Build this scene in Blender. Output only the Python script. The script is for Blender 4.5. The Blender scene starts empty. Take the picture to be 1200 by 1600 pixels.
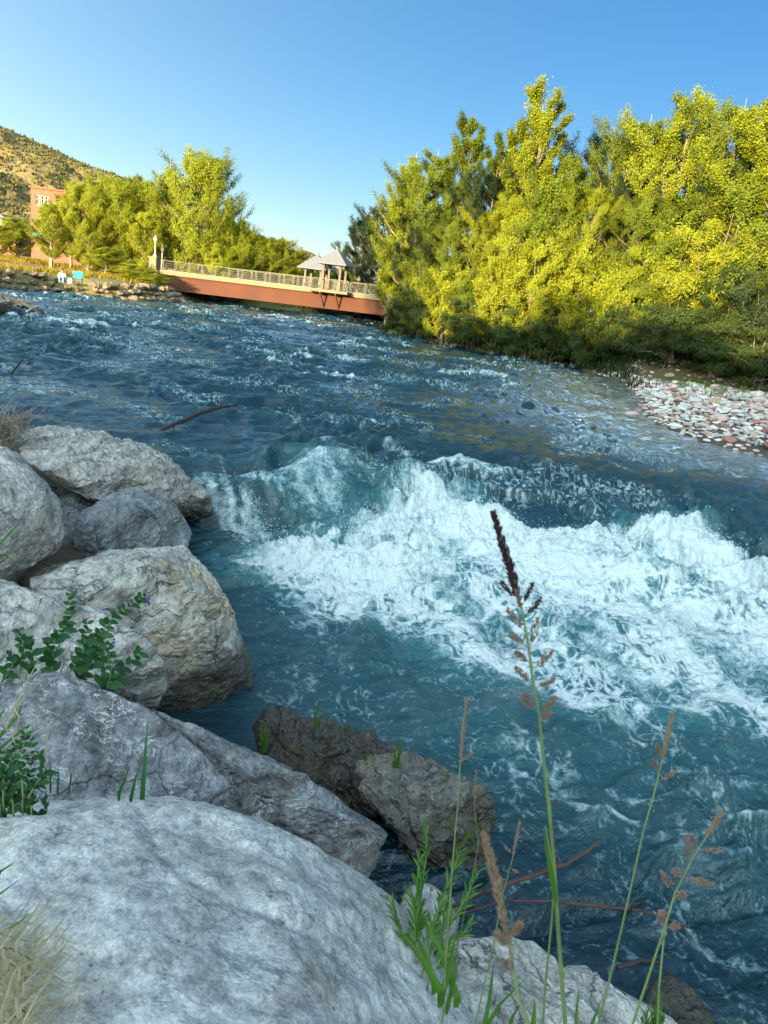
import bpy, bmesh, math, random
import numpy as np
from mathutils import Vector, Matrix
random.seed(7); RNG = np.random.default_rng(7)
S = bpy.context.scene; COL = S.collection
rad = math.radians

# ---------------------------------------------------------------- camera
FPX, CAMH, PITCH, ROLL = 1155., 3.0, rad(15.82), rad(7.4)
_f = np.array([0, math.cos(PITCH), -math.sin(PITCH)])
_u0 = np.array([0, math.sin(PITCH), math.cos(PITCH)])
_r = math.cos(ROLL)*np.array([1., 0, 0]) + math.sin(ROLL)*_u0
_u = -math.sin(ROLL)*np.array([1., 0, 0]) + math.cos(ROLL)*_u0
CAMP = np.array([0, 0, CAMH])
def ray(px, py): return _f + (px-600)/FPX*_r + (800-py)/FPX*_u
def W(px, py, z=0.):                      # where the sight line through a photo pixel meets height z
    d = ray(px, py); return CAMP + d*(z-CAMH)/d[2]
def Yp(px, py, y):                        # ... meets the distance y
    d = ray(px, py); return CAMP + d*y/d[1]
cd = bpy.data.cameras.new('camera'); cam = bpy.data.objects.new('camera', cd); COL.objects.link(cam)
cd.sensor_width = 36; cd.sensor_fit = 'VERTICAL'; cd.sensor_height = 36; cd.lens = 36*FPX/1600
cd.clip_start = .05; cd.clip_end = 4000
cam.matrix_world = Matrix([[_r[0], _u[0], -_f[0], 0], [_r[1], _u[1], -_f[1], 0], [_r[2], _u[2], -_f[2], CAMH], [0, 0, 0, 1]])
cd.dof.use_dof = True; cd.dof.focus_distance = 7; cd.dof.aperture_fstop = 11.0
S.camera = cam
# ---------------------------------------------------------------- light
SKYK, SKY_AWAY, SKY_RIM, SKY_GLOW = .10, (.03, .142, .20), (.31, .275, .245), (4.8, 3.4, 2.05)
SUN_EL = 9.0; SD = np.array([.44, .90]); SD /= np.linalg.norm(SD)   # horizontal way the sunlight travels
SUN_T = math.tan(rad(SUN_EL))
wd = bpy.data.worlds.new('World'); S.world = wd; wd.use_nodes = True
nt = wd.node_tree; sky = nt.nodes.new('ShaderNodeTexSky'); sky.sky_type = 'NISHITA'; sky.sun_disc = False
sky.sun_elevation = rad(SUN_EL); sky.sun_rotation = math.atan2(-SD[0], -SD[1]); sky.air_density = 1.0; sky.dust_density = .3; sky.ozone_density = 2.2
sky.altitude = 1700
bg = nt.nodes['Background']; bg.inputs[1].default_value = .15
def _w(ty, **k):
    q = nt.nodes.new('ShaderNode'+ty)
    for a, v in k.items(): setattr(q, a, v)
    return q
def _l(a, b): nt.links.new(a, b)
# soften the very bright band at the horizon by luminance; an added tint brightens the sunward half to fill the foreground
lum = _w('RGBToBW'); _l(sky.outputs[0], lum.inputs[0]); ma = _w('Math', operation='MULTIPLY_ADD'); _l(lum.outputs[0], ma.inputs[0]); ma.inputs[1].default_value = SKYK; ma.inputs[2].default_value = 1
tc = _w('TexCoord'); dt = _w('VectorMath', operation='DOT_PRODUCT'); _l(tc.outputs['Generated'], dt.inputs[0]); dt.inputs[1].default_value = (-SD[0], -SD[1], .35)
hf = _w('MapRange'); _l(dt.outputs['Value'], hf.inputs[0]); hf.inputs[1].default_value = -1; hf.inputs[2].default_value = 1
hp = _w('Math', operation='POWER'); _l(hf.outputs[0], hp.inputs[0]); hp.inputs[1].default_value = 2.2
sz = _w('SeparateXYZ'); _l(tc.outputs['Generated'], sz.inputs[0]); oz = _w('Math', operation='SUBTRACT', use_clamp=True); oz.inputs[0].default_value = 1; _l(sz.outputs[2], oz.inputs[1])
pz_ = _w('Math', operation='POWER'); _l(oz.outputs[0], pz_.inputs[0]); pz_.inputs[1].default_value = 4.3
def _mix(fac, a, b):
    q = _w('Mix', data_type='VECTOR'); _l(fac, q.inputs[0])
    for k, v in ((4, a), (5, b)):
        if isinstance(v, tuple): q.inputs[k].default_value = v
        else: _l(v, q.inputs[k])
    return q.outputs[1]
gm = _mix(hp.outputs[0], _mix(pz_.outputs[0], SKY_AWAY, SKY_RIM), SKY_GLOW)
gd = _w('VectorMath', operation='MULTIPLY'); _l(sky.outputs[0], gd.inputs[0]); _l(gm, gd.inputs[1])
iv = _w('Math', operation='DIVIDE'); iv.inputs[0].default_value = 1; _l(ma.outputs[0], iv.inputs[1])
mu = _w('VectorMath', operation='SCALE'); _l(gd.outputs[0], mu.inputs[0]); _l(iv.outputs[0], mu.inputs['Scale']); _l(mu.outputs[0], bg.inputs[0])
sl = bpy.data.lights.new('sun', 'SUN'); so = bpy.data.objects.new('sun', sl); COL.objects.link(so)
sl.energy = 3.0; sl.angle = rad(.5); sl.color = (1, .78, .45)
dv = Vector((SD[0], SD[1], -SUN_T)).normalized(); so.rotation_euler = dv.to_track_quat('-Z', 'Y').to_euler()
S.view_settings.view_transform = 'Standard'; S.view_settings.look = 'None'; S.view_settings.gamma = 1
S.view_settings.exposure = 2.85
S.cycles.max_bounces = 6; S.cycles.diffuse_bounces = 2; S.cycles.glossy_bounces = 3; S.cycles.transparent_max_bounces = 10
S.cycles.transmission_bounces = 3; S.cycles.caustics_reflective = False; S.cycles.caustics_refractive = False

# ---------------------------------------------------------------- noise
_P = np.random.default_rng(3).permutation(256); _P = np.concatenate([_P, _P, _P])
_G = np.random.default_rng(4).normal(size=(256, 3)); _G /= np.linalg.norm(_G, axis=1)[:, None]
_A = np.random.default_rng(5).random(256)*2*np.pi; _G2 = np.stack([np.cos(_A), np.sin(_A)], 1)
def fade(t): return t*t*t*(t*(t*6-15)+10)
def n2(x, y, s=0):
    x = x+s*17.31; y = y+s*9.73
    xi = np.floor(x).astype(np.int64); yi = np.floor(y).astype(np.int64); xf = x-xi; yf = y-yi
    u, v = fade(xf), fade(yf); xi &= 255; yi &= 255
    def g(i, j):
        h = _P[_P[xi+i & 255]+(yi+j & 255)]; q = _G2[h]; return q[..., 0]*(xf-i)+q[..., 1]*(yf-j)
    a = g(0, 0); b = g(1, 0); c = g(0, 1); d = g(1, 1)
    return (a+(b-a)*u+((c+(d-c)*u)-(a+(b-a)*u))*v)*1.4
def n3(p, s=0):
    p = p+np.array([s*7.7, s*3.3, s*5.1]); i = np.floor(p).astype(np.int64); f = p-i; i &= 255; u = fade(f); r = 0
    for a in (0, 1):
        for b in (0, 1):
            for c in (0, 1):
                h = _P[_P[_P[i[:, 0]+a & 255]+(i[:, 1]+b & 255)]+(i[:, 2]+c & 255)]
                g = (_G[h]*(f-np.array([a, b, c]))).sum(1)
                w = (u[:, 0] if a else 1-u[:, 0])*(u[:, 1] if b else 1-u[:, 1])*(u[:, 2] if c else 1-u[:, 2]); r = r+g*w
    return r*1.5
def fbm2(x, y, o=4, s=0):
    r = 0; a = 1
    for k in range(o): r = r+a*n2(x*2**k, y*2**k, s+k); a *= .5
    return r
def fbm3(p, o=4, s=0, g=.5):
    r = 0; a = 1
    for k in range(o): r = r+a*n3(p*2.03**k, s+k); a *= g
    return r
def sstep(a, b, x): t = np.clip((x-a)/(b-a), 0, 1); return t*t*(3-2*t)
def sdpoly(x, y, P):                      # signed distance, positive inside
    P = np.asarray(P)[:, :2]; d = np.full(x.shape, 1e18); ins = np.zeros(x.shape, bool)
    for k in range(len(P)):
        a = P[k]; b = P[(k+1) % len(P)]; e = b-a; t = np.clip(((x-a[0])*e[0]+(y-a[1])*e[1])/(e@e+1e-12), 0, 1)
        d = np.minimum(d, (x-a[0]-e[0]*t)**2+(y-a[1]-e[1]*t)**2)
        c = ((a[1] > y) != (b[1] > y)); ins ^= c & (x < (b[0]-a[0])*(y-a[1])/(b[1]-a[1]+1e-12)+a[0])
    return np.where(ins, 1, -1)*np.sqrt(d)
def dline(x, y, P, vals=None):            # distance to a polyline, side sign, and interpolated values
    P = np.asarray(P)[:, :2]; best = np.full(x.shape, 1e18); sg = np.zeros(x.shape); pr = np.zeros(x.shape)
    for k in range(len(P)-1):
        a = P[k]; b = P[k+1]; e = b-a; t = np.clip(((x-a[0])*e[0]+(y-a[1])*e[1])/(e@e), 0, 1)
        d = (x-a[0]-e[0]*t)**2+(y-a[1]-e[1]*t)**2; m = d < best; best = np.where(m, d, best)
        sg = np.where(m, np.sign(e[0]*(y-a[1])-e[1]*(x-a[0])), sg); pr = np.where(m, k+t, pr)
    v = np.interp(pr, range(len(P)), vals) if vals is not None else pr
    return np.sqrt(best), sg, v

# ---------------------------------------------------------------- object helpers
def tag(o, label=None, cat=None, group=None, kind=None):
    if label: o['label'] = label
    if cat: o['category'] = cat
    if group: o['group'] = group
    if kind: o['kind'] = kind
    return o
def mk(name, v, f, mat, parent=None, smooth=False, attrs=None):
    v = np.asarray(v, float); me = bpy.data.meshes.new(name)
    if isinstance(f, np.ndarray) and f.ndim == 2:
        n, k = f.shape; me.vertices.add(len(v)); me.vertices.foreach_set('co', v.astype(np.float32).ravel())
        me.loops.add(n*k); me.loops.foreach_set('vertex_index', f.astype(np.int32).ravel())
        me.polygons.add(n); me.polygons.foreach_set('loop_start', np.arange(0, n*k, k, dtype=np.int32)); me.update(calc_edges=True)
    else: me.from_pydata([tuple(q) for q in v], [], [tuple(int(i) for i in q) for q in f])
    if smooth: me.polygons.foreach_set('use_smooth', np.ones(len(me.polygons), bool))
    for k, a in (attrs or {}).items():
        at = me.attributes.new(k, 'FLOAT', 'POINT'); at.data.foreach_set('value', np.asarray(a, np.float32))
    me.materials.append(mat); me.validate(); o = bpy.data.objects.new(name, me); COL.objects.link(o)
    if parent: o.parent = parent
    return o
def empty(name, loc=(0, 0, 0), rz=0, sc=1):
    o = bpy.data.objects.new(name, None); COL.objects.link(o); o.location = tuple(loc); o.rotation_euler = (0, 0, rz); o.scale = (sc,)*3
    o.empty_display_size = .2; return o
class MB:
    def __init__(s): s.v = []; s.f = []
    def add(s, v, f):
        b = len(s.v); s.v += [tuple(q) for q in v]; s.f += [tuple(i+b for i in q) for q in f]; return s
    def box(s, c, d, rz=0, rx=0):
        M = Matrix.Rotation(rz, 3, 'Z') @ Matrix.Rotation(rx, 3, 'X'); vs = []
        for a in (-1, 1):
            for b in (-1, 1):
                for e in (-1, 1): vs.append(Vector(c)+M @ Vector((a*d[0]/2, b*d[1]/2, e*d[2]/2)))
        return s.add(vs, [(0, 1, 3, 2), (4, 6, 7, 5), (0, 4, 5, 1), (2, 3, 7, 6), (0, 2, 6, 4), (1, 5, 7, 3)])
    def beam(s, a, b, w, h):
        a = Vector(a); b = Vector(b); d = (b-a).normalized(); up = Vector((0, 0, 1)) if abs(d.z) < .95 else Vector((1, 0, 0))
        x = d.cross(up).normalized(); z = x.cross(d); vs = []
        for p in (a, b):
            for i, j in ((-1, -1), (1, -1), (1, 1), (-1, 1)): vs.append(p+x*(i*w/2)+z*(j*h/2))
        return s.add(vs, [(3, 2, 1, 0), (4, 5, 6, 7), (0, 1, 5, 4), (1, 2, 6, 5), (2, 3, 7, 6), (3, 0, 4, 7)])
    def tube(s, pts, rs, n=6, cap=True):
        pts = [Vector(p) for p in pts]; m = len(pts)
        if not hasattr(rs, '__len__'): rs = [rs]*m
        vs = []; ref = Vector((.3, .2, 1)).normalized()
        for i, p in enumerate(pts):
            d = (pts[min(i+1, m-1)]-pts[max(i-1, 0)]); d = d.normalized() if d.length > 1e-9 else Vector((0, 0, 1))
            if abs(d.dot(ref)) > .97: ref = Vector((1, .3, .1)).normalized()
            x = d.cross(ref).normalized(); y = d.cross(x)
            for k in range(n): a = 2*math.pi*k/n; vs.append(p+(x*math.cos(a)+y*math.sin(a))*rs[i])
        fs = [(i*n+k, i*n+(k+1) % n, (i+1)*n+(k+1) % n, (i+1)*n+k) for i in range(m-1) for k in range(n)]
        if cap: fs += [tuple(range(n))[::-1], tuple((m-1)*n+k for k in range(n))]
        return s.add(vs, fs)
    def lathe(s, c, prof, n=12):
        vs = [(c[0]+r*math.cos(2*math.pi*k/n), c[1]+r*math.sin(2*math.pi*k/n), c[2]+z) for r, z in prof for k in range(n)]; m = len(prof)
        fs = [(i*n+k, i*n+(k+1) % n, (i+1)*n+(k+1) % n, (i+1)*n+k) for i in range(m-1) for k in range(n)]
        fs += [tuple(range(n))[::-1], tuple((m-1)*n+k for k in range(n))]; return s.add(vs, fs)
    def blade(s, pts, ws, side, fold=.25):
        n = len(pts); vs = []
        for i, p in enumerate(pts):
            p = Vector(p); sd = Vector(side).normalized()*ws[i]/2; d = (Vector(pts[min(i+1, n-1)])-Vector(pts[max(i-1, 0)])).normalized()
            nn = d.cross(sd); vs += [p-sd, p+(nn.normalized()*ws[i]*fold if nn.length > 1e-9 else Vector()), p+sd]
        fs = []
        for i in range(n-1):
            for k in (0, 1): fs.append((i*3+k, i*3+k+1, i*3+k+4, i*3+k+3))
        return s.add(vs, fs)
    def build(s, name, mat, parent=None, smooth=False): return mk(name, s.v, s.f, mat, parent, smooth)
def copy_tree(o, parent=None):
    c = o.copy(); COL.objects.link(c); c.parent = parent
    for ch in list(o.children): copy_tree(ch, c)
    return c

# ---------------------------------------------------------------- materials
def newmat(name):
    m = bpy.data.materials.new(name); m.use_nodes = True; t = m.node_tree; b = t.nodes['Principled BSDF']; return m, t, b
class N:                                   # tiny node writer
    def __init__(s, t): s.t = t
    def n(s, ty, **k):
        q = s.t.nodes.new('ShaderNode'+ty)
        for a, v in k.items():
            if a.startswith('i_'):
                key = a[2:]; key = int(key) if key.isdigit() else key; s.put(q.inputs[key], v)
            else: setattr(q, a, v)
        return q
    def put(s, sock, v):
        if isinstance(v, bpy.types.NodeSocket): s.t.links.new(v, sock)
        elif isinstance(v, bpy.types.Node): s.t.links.new(v.outputs[0], sock)
        else: sock.default_value = v
    def math(s, op, a, b=0., c=None, clamp=False):
        q = s.n('Math', operation=op, use_clamp=clamp); s.put(q.inputs[0], a); s.put(q.inputs[1], b)
        if c is not None: s.put(q.inputs[2], c)
        return q.outputs[0]
    def noise(s, vec, scale, det=3, rough=.5, dist=0, out=0):
        q = s.n('TexNoise'); s.put(q.inputs['Vector'], vec); q.inputs['Scale'].default_value = scale; q.inputs['Detail'].default_value = det
        q.inputs['Roughness'].default_value = rough; q.inputs['Distortion'].default_value = dist; return q.outputs[out]
    def voro(s, vec, scale, feat='F1', out=0):
        q = s.n('TexVoronoi', feature=feat); s.put(q.inputs['Vector'], vec); q.inputs['Scale'].default_value = scale; return q.outputs[out]
    def ramp(s, fac, stops):
        q = s.n('ValToRGB'); e = q.color_ramp.elements
        while len(e) < len(stops): e.new(.5)
        for i, (p, c) in enumerate(stops): e[i].position = p; e[i].color = (c+(1,))[:4] if isinstance(c, tuple) else (c, c, c, 1)
        s.put(q.inputs[0], fac); return q.outputs[0]
    def mix(s, fac, a, b, mode='MIX'):
        q = s.n('Mix', data_type='RGBA', blend_type=mode); s.put(q.inputs[0], fac); s.put(q.inputs[6], a if not isinstance(a, tuple) else (a+(1,))[:4])
        s.put(q.inputs[7], b if not isinstance(b, tuple) else (b+(1,))[:4]); return q.outputs[2]
    def attr(s, name): return s.n('Attribute', attribute_name=name).outputs['Fac']
    def pos(s): return s.n('NewGeometry').outputs['Position']
    def obj(s): return s.n('TexCoord').outputs['Object']
    def map(s, v, sc=(1, 1, 1), rot=(0, 0, 0)):
        q = s.n('Mapping'); s.put(q.inputs[0], v); q.inputs['Scale'].default_value = sc; q.inputs['Rotation'].default_value = rot; return q.outputs[0]
    def bump(s, h, st=.5, d=.01, nrm=None):
        q = s.n('Bump'); s.put(q.inputs['Height'], h); q.inputs['Strength'].default_value = st; q.inputs['Distance'].default_value = d
        if nrm is not None: s.put(q.inputs['Normal'], nrm)
        return q.outputs[0]
def simple(name, col, rough=.7, var=.15, scale=8, metal=0, bump=0):
    m, t, b = newmat(name); n = N(t); c = n.ramp(n.noise(n.obj(), scale, 4), [(.3, tuple(x*(1-var) for x in col)), (.7, tuple(min(1, x*(1+var)) for x in col))])
    n.put(b.inputs['Base Color'], c); b.inputs['Roughness'].default_value = rough; b.inputs['Metallic'].default_value = metal
    if bump: n.put(b.inputs['Normal'], n.bump(n.noise(n.obj(), scale*4, 4), .6, bump))
    return m
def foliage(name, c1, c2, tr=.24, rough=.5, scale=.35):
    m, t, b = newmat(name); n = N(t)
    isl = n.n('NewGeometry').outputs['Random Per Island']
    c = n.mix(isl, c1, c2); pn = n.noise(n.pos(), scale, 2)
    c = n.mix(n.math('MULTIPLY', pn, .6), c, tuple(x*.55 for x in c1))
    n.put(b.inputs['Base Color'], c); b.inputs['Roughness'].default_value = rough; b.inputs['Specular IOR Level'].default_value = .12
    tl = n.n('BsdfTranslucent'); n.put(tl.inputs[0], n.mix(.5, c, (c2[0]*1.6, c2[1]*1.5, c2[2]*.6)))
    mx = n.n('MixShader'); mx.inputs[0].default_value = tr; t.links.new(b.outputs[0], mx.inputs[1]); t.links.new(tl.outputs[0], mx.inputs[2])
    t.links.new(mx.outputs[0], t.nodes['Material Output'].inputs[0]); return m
def rockmat(name, base, tan, veins=.5, wet=-9, darkmix=0., scale=1., tanamt=.5, ckk=1., bmp=1., moss=0, con=1.):
    m, t, b = newmat(name); n = N(t); p = n.map(n.pos(), (scale,)*3)
    d = tuple(x*(1-.5*con) for x in base); l = tuple(min(.75, x*(1+.5*con)) for x in base)
    c = n.ramp(n.noise(p, 3.2, 10, .68, .1), [(.34, d), (.48, base), (.62, l)])
    c = n.mix(n.math('MULTIPLY', n.ramp(n.noise(p, 1.1, 6, .6, .3), [(.52, 0.), (.68, 1.)]), tanamt), c, tan)
    sp = n.ramp(n.noise(p, 16, 7, .7), [(.36, .45), (.5, .95), (.64, 1.3)]); c = n.mix(.75, c, sp, 'MULTIPLY'); gr_ = n.ramp(n.noise(p, 70, 5, .75), [(.36, .5), (.5, 1.), (.64, 1.3)]); c = n.mix(.7, c, gr_, 'MULTIPLY')
    # pale calcite veins and lichen bloom
    w = n.math('ABSOLUTE', n.math('SUBTRACT', n.noise(n.map(p, (1, 1.6, 1), (.4, .3, .9)), 2.1, 5, .6, 1.1), .5))
    v = n.ramp(w, [(0, 1.), (.006, .3), (.014, 0.)]); v = n.math('MULTIPLY', v, n.ramp(n.noise(p, 2.7, 2), [(.45, 0.), (.6, 1.)]))
    c = n.mix(n.math('MULTIPLY', v, veins), c, (.55, .56, .57))
    li = n.math('MULTIPLY', n.ramp(n.noise(p, 7, 8, .75), [(.5, 0.), (.66, 1.)]), .38*veins); c = n.mix(li, c, (.52, .53, .54))
    w2 = n.math('ABSOLUTE', n.math('SUBTRACT', n.noise(n.map(p, (1, 2.2, 1.3), (.9, .2, 2.1)), 4.5, 4, .65, .4), .5)); v2 = n.math('MULTIPLY', n.ramp(w2, [(0, 1.), (.007, .5), (.016, 0.)]), n.ramp(n.noise(p, 4, 2), [(.5, 0.), (.6, 1.)])); c = n.mix(n.math('MULTIPLY', v2, min(1, veins*1.3)), c, (.58, .58, .57))
    pt = n.math('MULTIPLY', n.ramp(n.voro(p, 17), [(.10, 1.), (.17, 0.)]), n.ramp(n.noise(p, 2.3, 3), [(.52, 0.), (.6, 1.)])); c = n.mix(n.math('MULTIPLY', pt, .75), c, (.07, .05, .035))
    dk = n.ramp(n.noise(p, 4.2, 8, .75, .4), [(.28, 1.), (.4, 0.)]); c = n.mix(n.math('MULTIPLY', dk, .6), c, tuple(x*.25 for x in base))
    z = n.n('SeparateXYZ'); n.put(z.inputs[0], n.pos()); zz = n.math('ADD', z.outputs[2], n.math('MULTIPLY', n.math('SUBTRACT', n.noise(n.pos(), 2.2, 5), .5), .9))
    wt = n.n('MapRange', clamp=True); n.put(wt.inputs[0], zz); wt.inputs[1].default_value = wet+.28; wt.inputs[2].default_value = wet; wt.inputs[3].default_value = 0; wt.inputs[4].default_value = 1
    wf = n.math('MAXIMUM', wt.outputs[0], darkmix)
    c = n.mix(n.math('MULTIPLY', wf, .85), c, n.mix(n.noise(p, 5, 4), (.022, .02, .016), (.06, .045, .028)))
    n.put(b.inputs['Base Color'], c); n.put(b.inputs['Roughness'], n.math('SUBTRACT', .8, n.math('MULTIPLY', wf, .42)))
    b.inputs['Specular IOR Level'].default_value = .4
    if moss:
        src = b.inputs['Base Color'].links[0].from_socket; nz = n.n('SeparateXYZ'); n.put(nz.inputs[0], n.n('NewGeometry').outputs['Normal'])
        mm = n.math('MULTIPLY', n.ramp(n.noise(p, 2.2, 6, .7), [(.60, 0.), (.64, 1.)]), n.ramp(nz.outputs[2], [(.6, 0.), (.8, 1.)])); n.put(b.inputs['Base Color'], n.mix(mm, src, n.mix(n.noise(p, 30, 4), (.03, .045, .006), (.12, .14, .02))))
    wp = n.n('VectorMath', operation='MULTIPLY_ADD'); n.put(wp.inputs[0], n.noise(p, 3.5, 4, .6, 0, 1)); wp.inputs[1].default_value = (.35,)*3; n.put(wp.inputs[2], p)
    ch = n.voro(n.map(wp.outputs[0], (1, 1, 1.5), (.5, .2, 0)), 3.2); ch2 = n.voro(n.map(wp.outputs[0], (1.3, 1, 1.6), (.2, .7, .3)), 9.)
    h = n.math('ADD', n.math('ADD', n.math('MULTIPLY', ch, 1.1*con*con), n.math('MULTIPLY', ch2, .42)), n.math('MULTIPLY', n.noise(p, 11, 9, .6), .8))
    ck = n.voro(n.map(wp.outputs[0], (1, .8, 1.7), (.1, .4, .8)), 1.35, 'DISTANCE_TO_EDGE'); cl = n.ramp(ck, [(0, 1.), (.006, .6), (.016, 0.)])
    cl = n.math('MULTIPLY', cl, n.ramp(n.noise(p, 1.9, 3), [(.42, 0.), (.55, 1.)])); h = n.math('SUBTRACT', h, n.math('MULTIPLY', cl, .45*ckk))
    src = b.inputs['Base Color'].links[0].from_socket; n.put(b.inputs['Base Color'], n.mix(n.math('MULTIPLY', cl, .7*ckk), src, tuple(x*.2 for x in base)))
    n.put(b.inputs['Normal'], n.bump(h, .85*bmp, .06)); return m

M = {}
M['leafy'] = foliage('leaves_yellow_green', (.11, .145, .006), (.235, .245, .010))
M['leafg'] = foliage('leaves_green', (.055, .085, .006), (.15, .175, .010), .24)
M['leafd'] = foliage('leaves_shade_tone', (.010, .022, .008), (.028, .045, .012), .25)  # shade of the wood's dark gaps put into the leaf colour
M['leafw'] = foliage('leaves_willow', (.014, .032, .008), (.06, .08, .012))
M['leafo'] = foliage('leaves_gold', (.14, .165, .007), (.25, .252, .010))
M['bark'] = simple('bark', (.15, .115, .085), .9, .35, 3)
M['barkpale'] = simple('pale_bark', (.2, .16, .11), .9, .3, 3)
M['steel'] = simple('rust_steel', (.064, .0175, .006), .9, .16, .5, 0, .002)
M['steeld'] = simple('dark_steel', (.09, .035, .022), .6, .2, 1)
M['deck'] = simple('pale_concrete', (.115, .10, .05), .8, .08, 1)
M['rail'] = simple('galvanised_rail', (.085, .08, .06), .6, .1, 4, .3)
M['road'] = simple('deck_surface', (.2, .2, .2), .85, .1, 2)
M['roofm'] = simple('grey_shingles', (.10, .103, .115), .8, .12, 3, 0, .01)
M['woodp'] = simple('pavilion_wood', (.10, .08, .06), .8, .2, 5)
M['lamp'] = simple('lamp_metal', (.3, .27, .2), .5, .06, 5)
M['globe'] = simple('lamp_glass', (.38, .34, .26), .25, .03, 5)

# ---------------------------------------------------------------- river plan (metres, camera over the origin)
LBANK = [(12, -14), (7, -6), (3.4, .6), (2.2, 2.0), (1.0, 2.5), (.3, 3.0), (-.2, 3.4), (-1.3, 3.8), (-2.3, 4.3), (-2.5, 5.4), (-2.9, 6.8), (-3.2, 8.0), (-3.6, 9.2), (-4.8, 10.9), (-7.5, 13), (-12, 17), (-17, 24), (-24, 33), (-31, 43), (-34.5, 55), (-33.8, 62), (-32, 70), (-27, 73), (-25.2, 82), (-27.5, 94), (-25, 105), (-15, 108), (-9, 114), (2, 132), (18, 148), (40, 158)]
RBANK = [(55, 150), (32, 135), (16, 120), (4, 106), (-2, 92), (-3.2, 82), (-2.8, 73), (3.2, 65.5), (8.2, 58.5), (12.5, 56), (14.2, 47), (12.8, 42), (11, 34), (9.4, 28.5), (9.1, 25.5), (10.1, 22.5), (12.2, 20.3), (14, 14), (18, 6), (25, -8)]
RIVER = LBANK+RBANK
BAR = [(15, 51), (13, 42), (11.2, 34), (9.6, 28.5), (9.3, 25.5), (10.3, 22.6), (12.5, 20.5), (16, 22), (22, 34), (24, 48), (17, 51.5)]
DROP = [(-4.2, 9.0), (-2.2, 10.2), (-.2, 11.6), (2.2, 11.6), (4.5, 12.6), (8, 13.8), (14, 15)]
DW = [.5, .6, .7, 1.0, 1.6, 3, 4]
LOW = -.5
def wlevel(x, y):
    d, s, w = dline(x, y, DROP, DW); return LOW*(1-sstep(-1, 1, d*s/w))
def terrain(x, y):
    d = sdpoly(x, y, RIVER); s = x*SD[0]+y*SD[1]; t = x*SD[1]-y*SD[0]
    up = -d; near = np.exp(-((x+1)**2+(y-3)**2)/60.)
    z = np.where(d > 0, -.25-np.minimum(1.1, d*.22), 0)
    bar = sdpoly(x, y, BAR); shallow = np.exp(-np.maximum(0, -bar)/6.)
    z = np.where(d > 0, z*(1-shallow)+shallow*(-.03-.1*np.maximum(0, -bar)), z)
    z = z+np.where(y < 12, LOW*.9, 0)*(d > 0)
    rise = 1.5*sstep(-.3, 3.6, up)+.02*np.maximum(0, up-4)
    rise = np.where(up > 0, rise*(1-.8*np.exp(-((x+3)**2+(y-6)**2)/20.)), 0)
    inb = sstep(-.5, 1, bar); rise = np.where(up > 0, rise*(1-inb)+inb*(.1+.045*np.clip(up, 0, 9)), rise)
    z = z+rise+.12*fbm2(x*.5, y*.5, 3)*(up > .5)
    # unseen bluff added behind the camera to keep the low sun off the rapids
    E = 11.1+1.7*n2(t*.21, t*0+3.3)+1.3*n2(t*.62, t*0+1.4)-6.2*sstep(-33, -47, t)-0*t
    z = z+np.maximum(0, E+SUN_T*46-z)*sstep(-26, -46, s)*(1-sstep(-70, -160, s))*sstep(-100, -55, t)*(1-sstep(110, 190, t))
    return z

# ---------------------------------------------------------------- ground
def polar(r0, r1, nr, angs, p=1.0):
    k = np.linspace(0, 1, nr); r = r0*(r1/r0)**(k**p); R, A = np.meshgrid(r, angs, indexing='ij'); x = R*np.sin(A); y = R*np.cos(A)
    i = np.arange(nr*len(angs)).reshape(nr, len(angs)); f = np.stack([i[:-1, :-1], i[:-1, 1:], i[1:, 1:], i[1:, :-1]], -1).reshape(-1, 4)[:, ::-1]; return x.ravel(), y.ravel(), f
angs = np.concatenate([np.linspace(-rad(180), -rad(42), 110)[:-1], np.linspace(-rad(42), rad(42), 420), np.linspace(rad(42), rad(180), 110)[1:]])
gx, gy, gf = polar(.25, 3000, 520, angs)
gz = terrain(gx, gy)
m, t, b = newmat('bank_soil'); n = N(t); p = n.pos()
c = n.ramp(n.noise(p, .35, 6, .6), [(.3, (.022, .018, .013)), (.55, (.06, .045, .03)), (.75, (.10, .07, .045))])
far = n.n('SeparateXYZ'); n.put(far.inputs[0], p)
gr = n.ramp(n.noise(p, .08, 5, .6), [(.35, (.11, .11, .025)), (.6, (.2, .16, .04)), (.75, (.27, .14, .07))])
c = n.mix(n.math('MULTIPLY', n.ramp(n.math('DIVIDE', far.outputs[1], 100), [(.4, 0.), (.7, 1.)]), .85), c, gr)
rs_ = n.math('ADD', far.outputs[0], n.math('MULTIPLY', n.noise(p, .15, 4), 14)); rs_ = n.math('MULTIPLY', n.math('LESS_THAN', rs_, -31), n.math('GREATER_THAN', far.outputs[1], 50)); c = n.mix(rs_, c, n.ramp(n.noise(p, .6, 5), [(.3, (.2, .075, .035)), (.7, (.32, .15, .07))]))
n.put(b.inputs['Base Color'], c); b.inputs['Roughness'].default_value = .95; n.put(b.inputs['Normal'], n.bump(n.noise(p, 6, 8, .7), .8, .06)); M['soil'] = m
tag(mk('ground', np.stack([gx, gy, gz], 1), gf, m, smooth=True), kind='structure')

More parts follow.
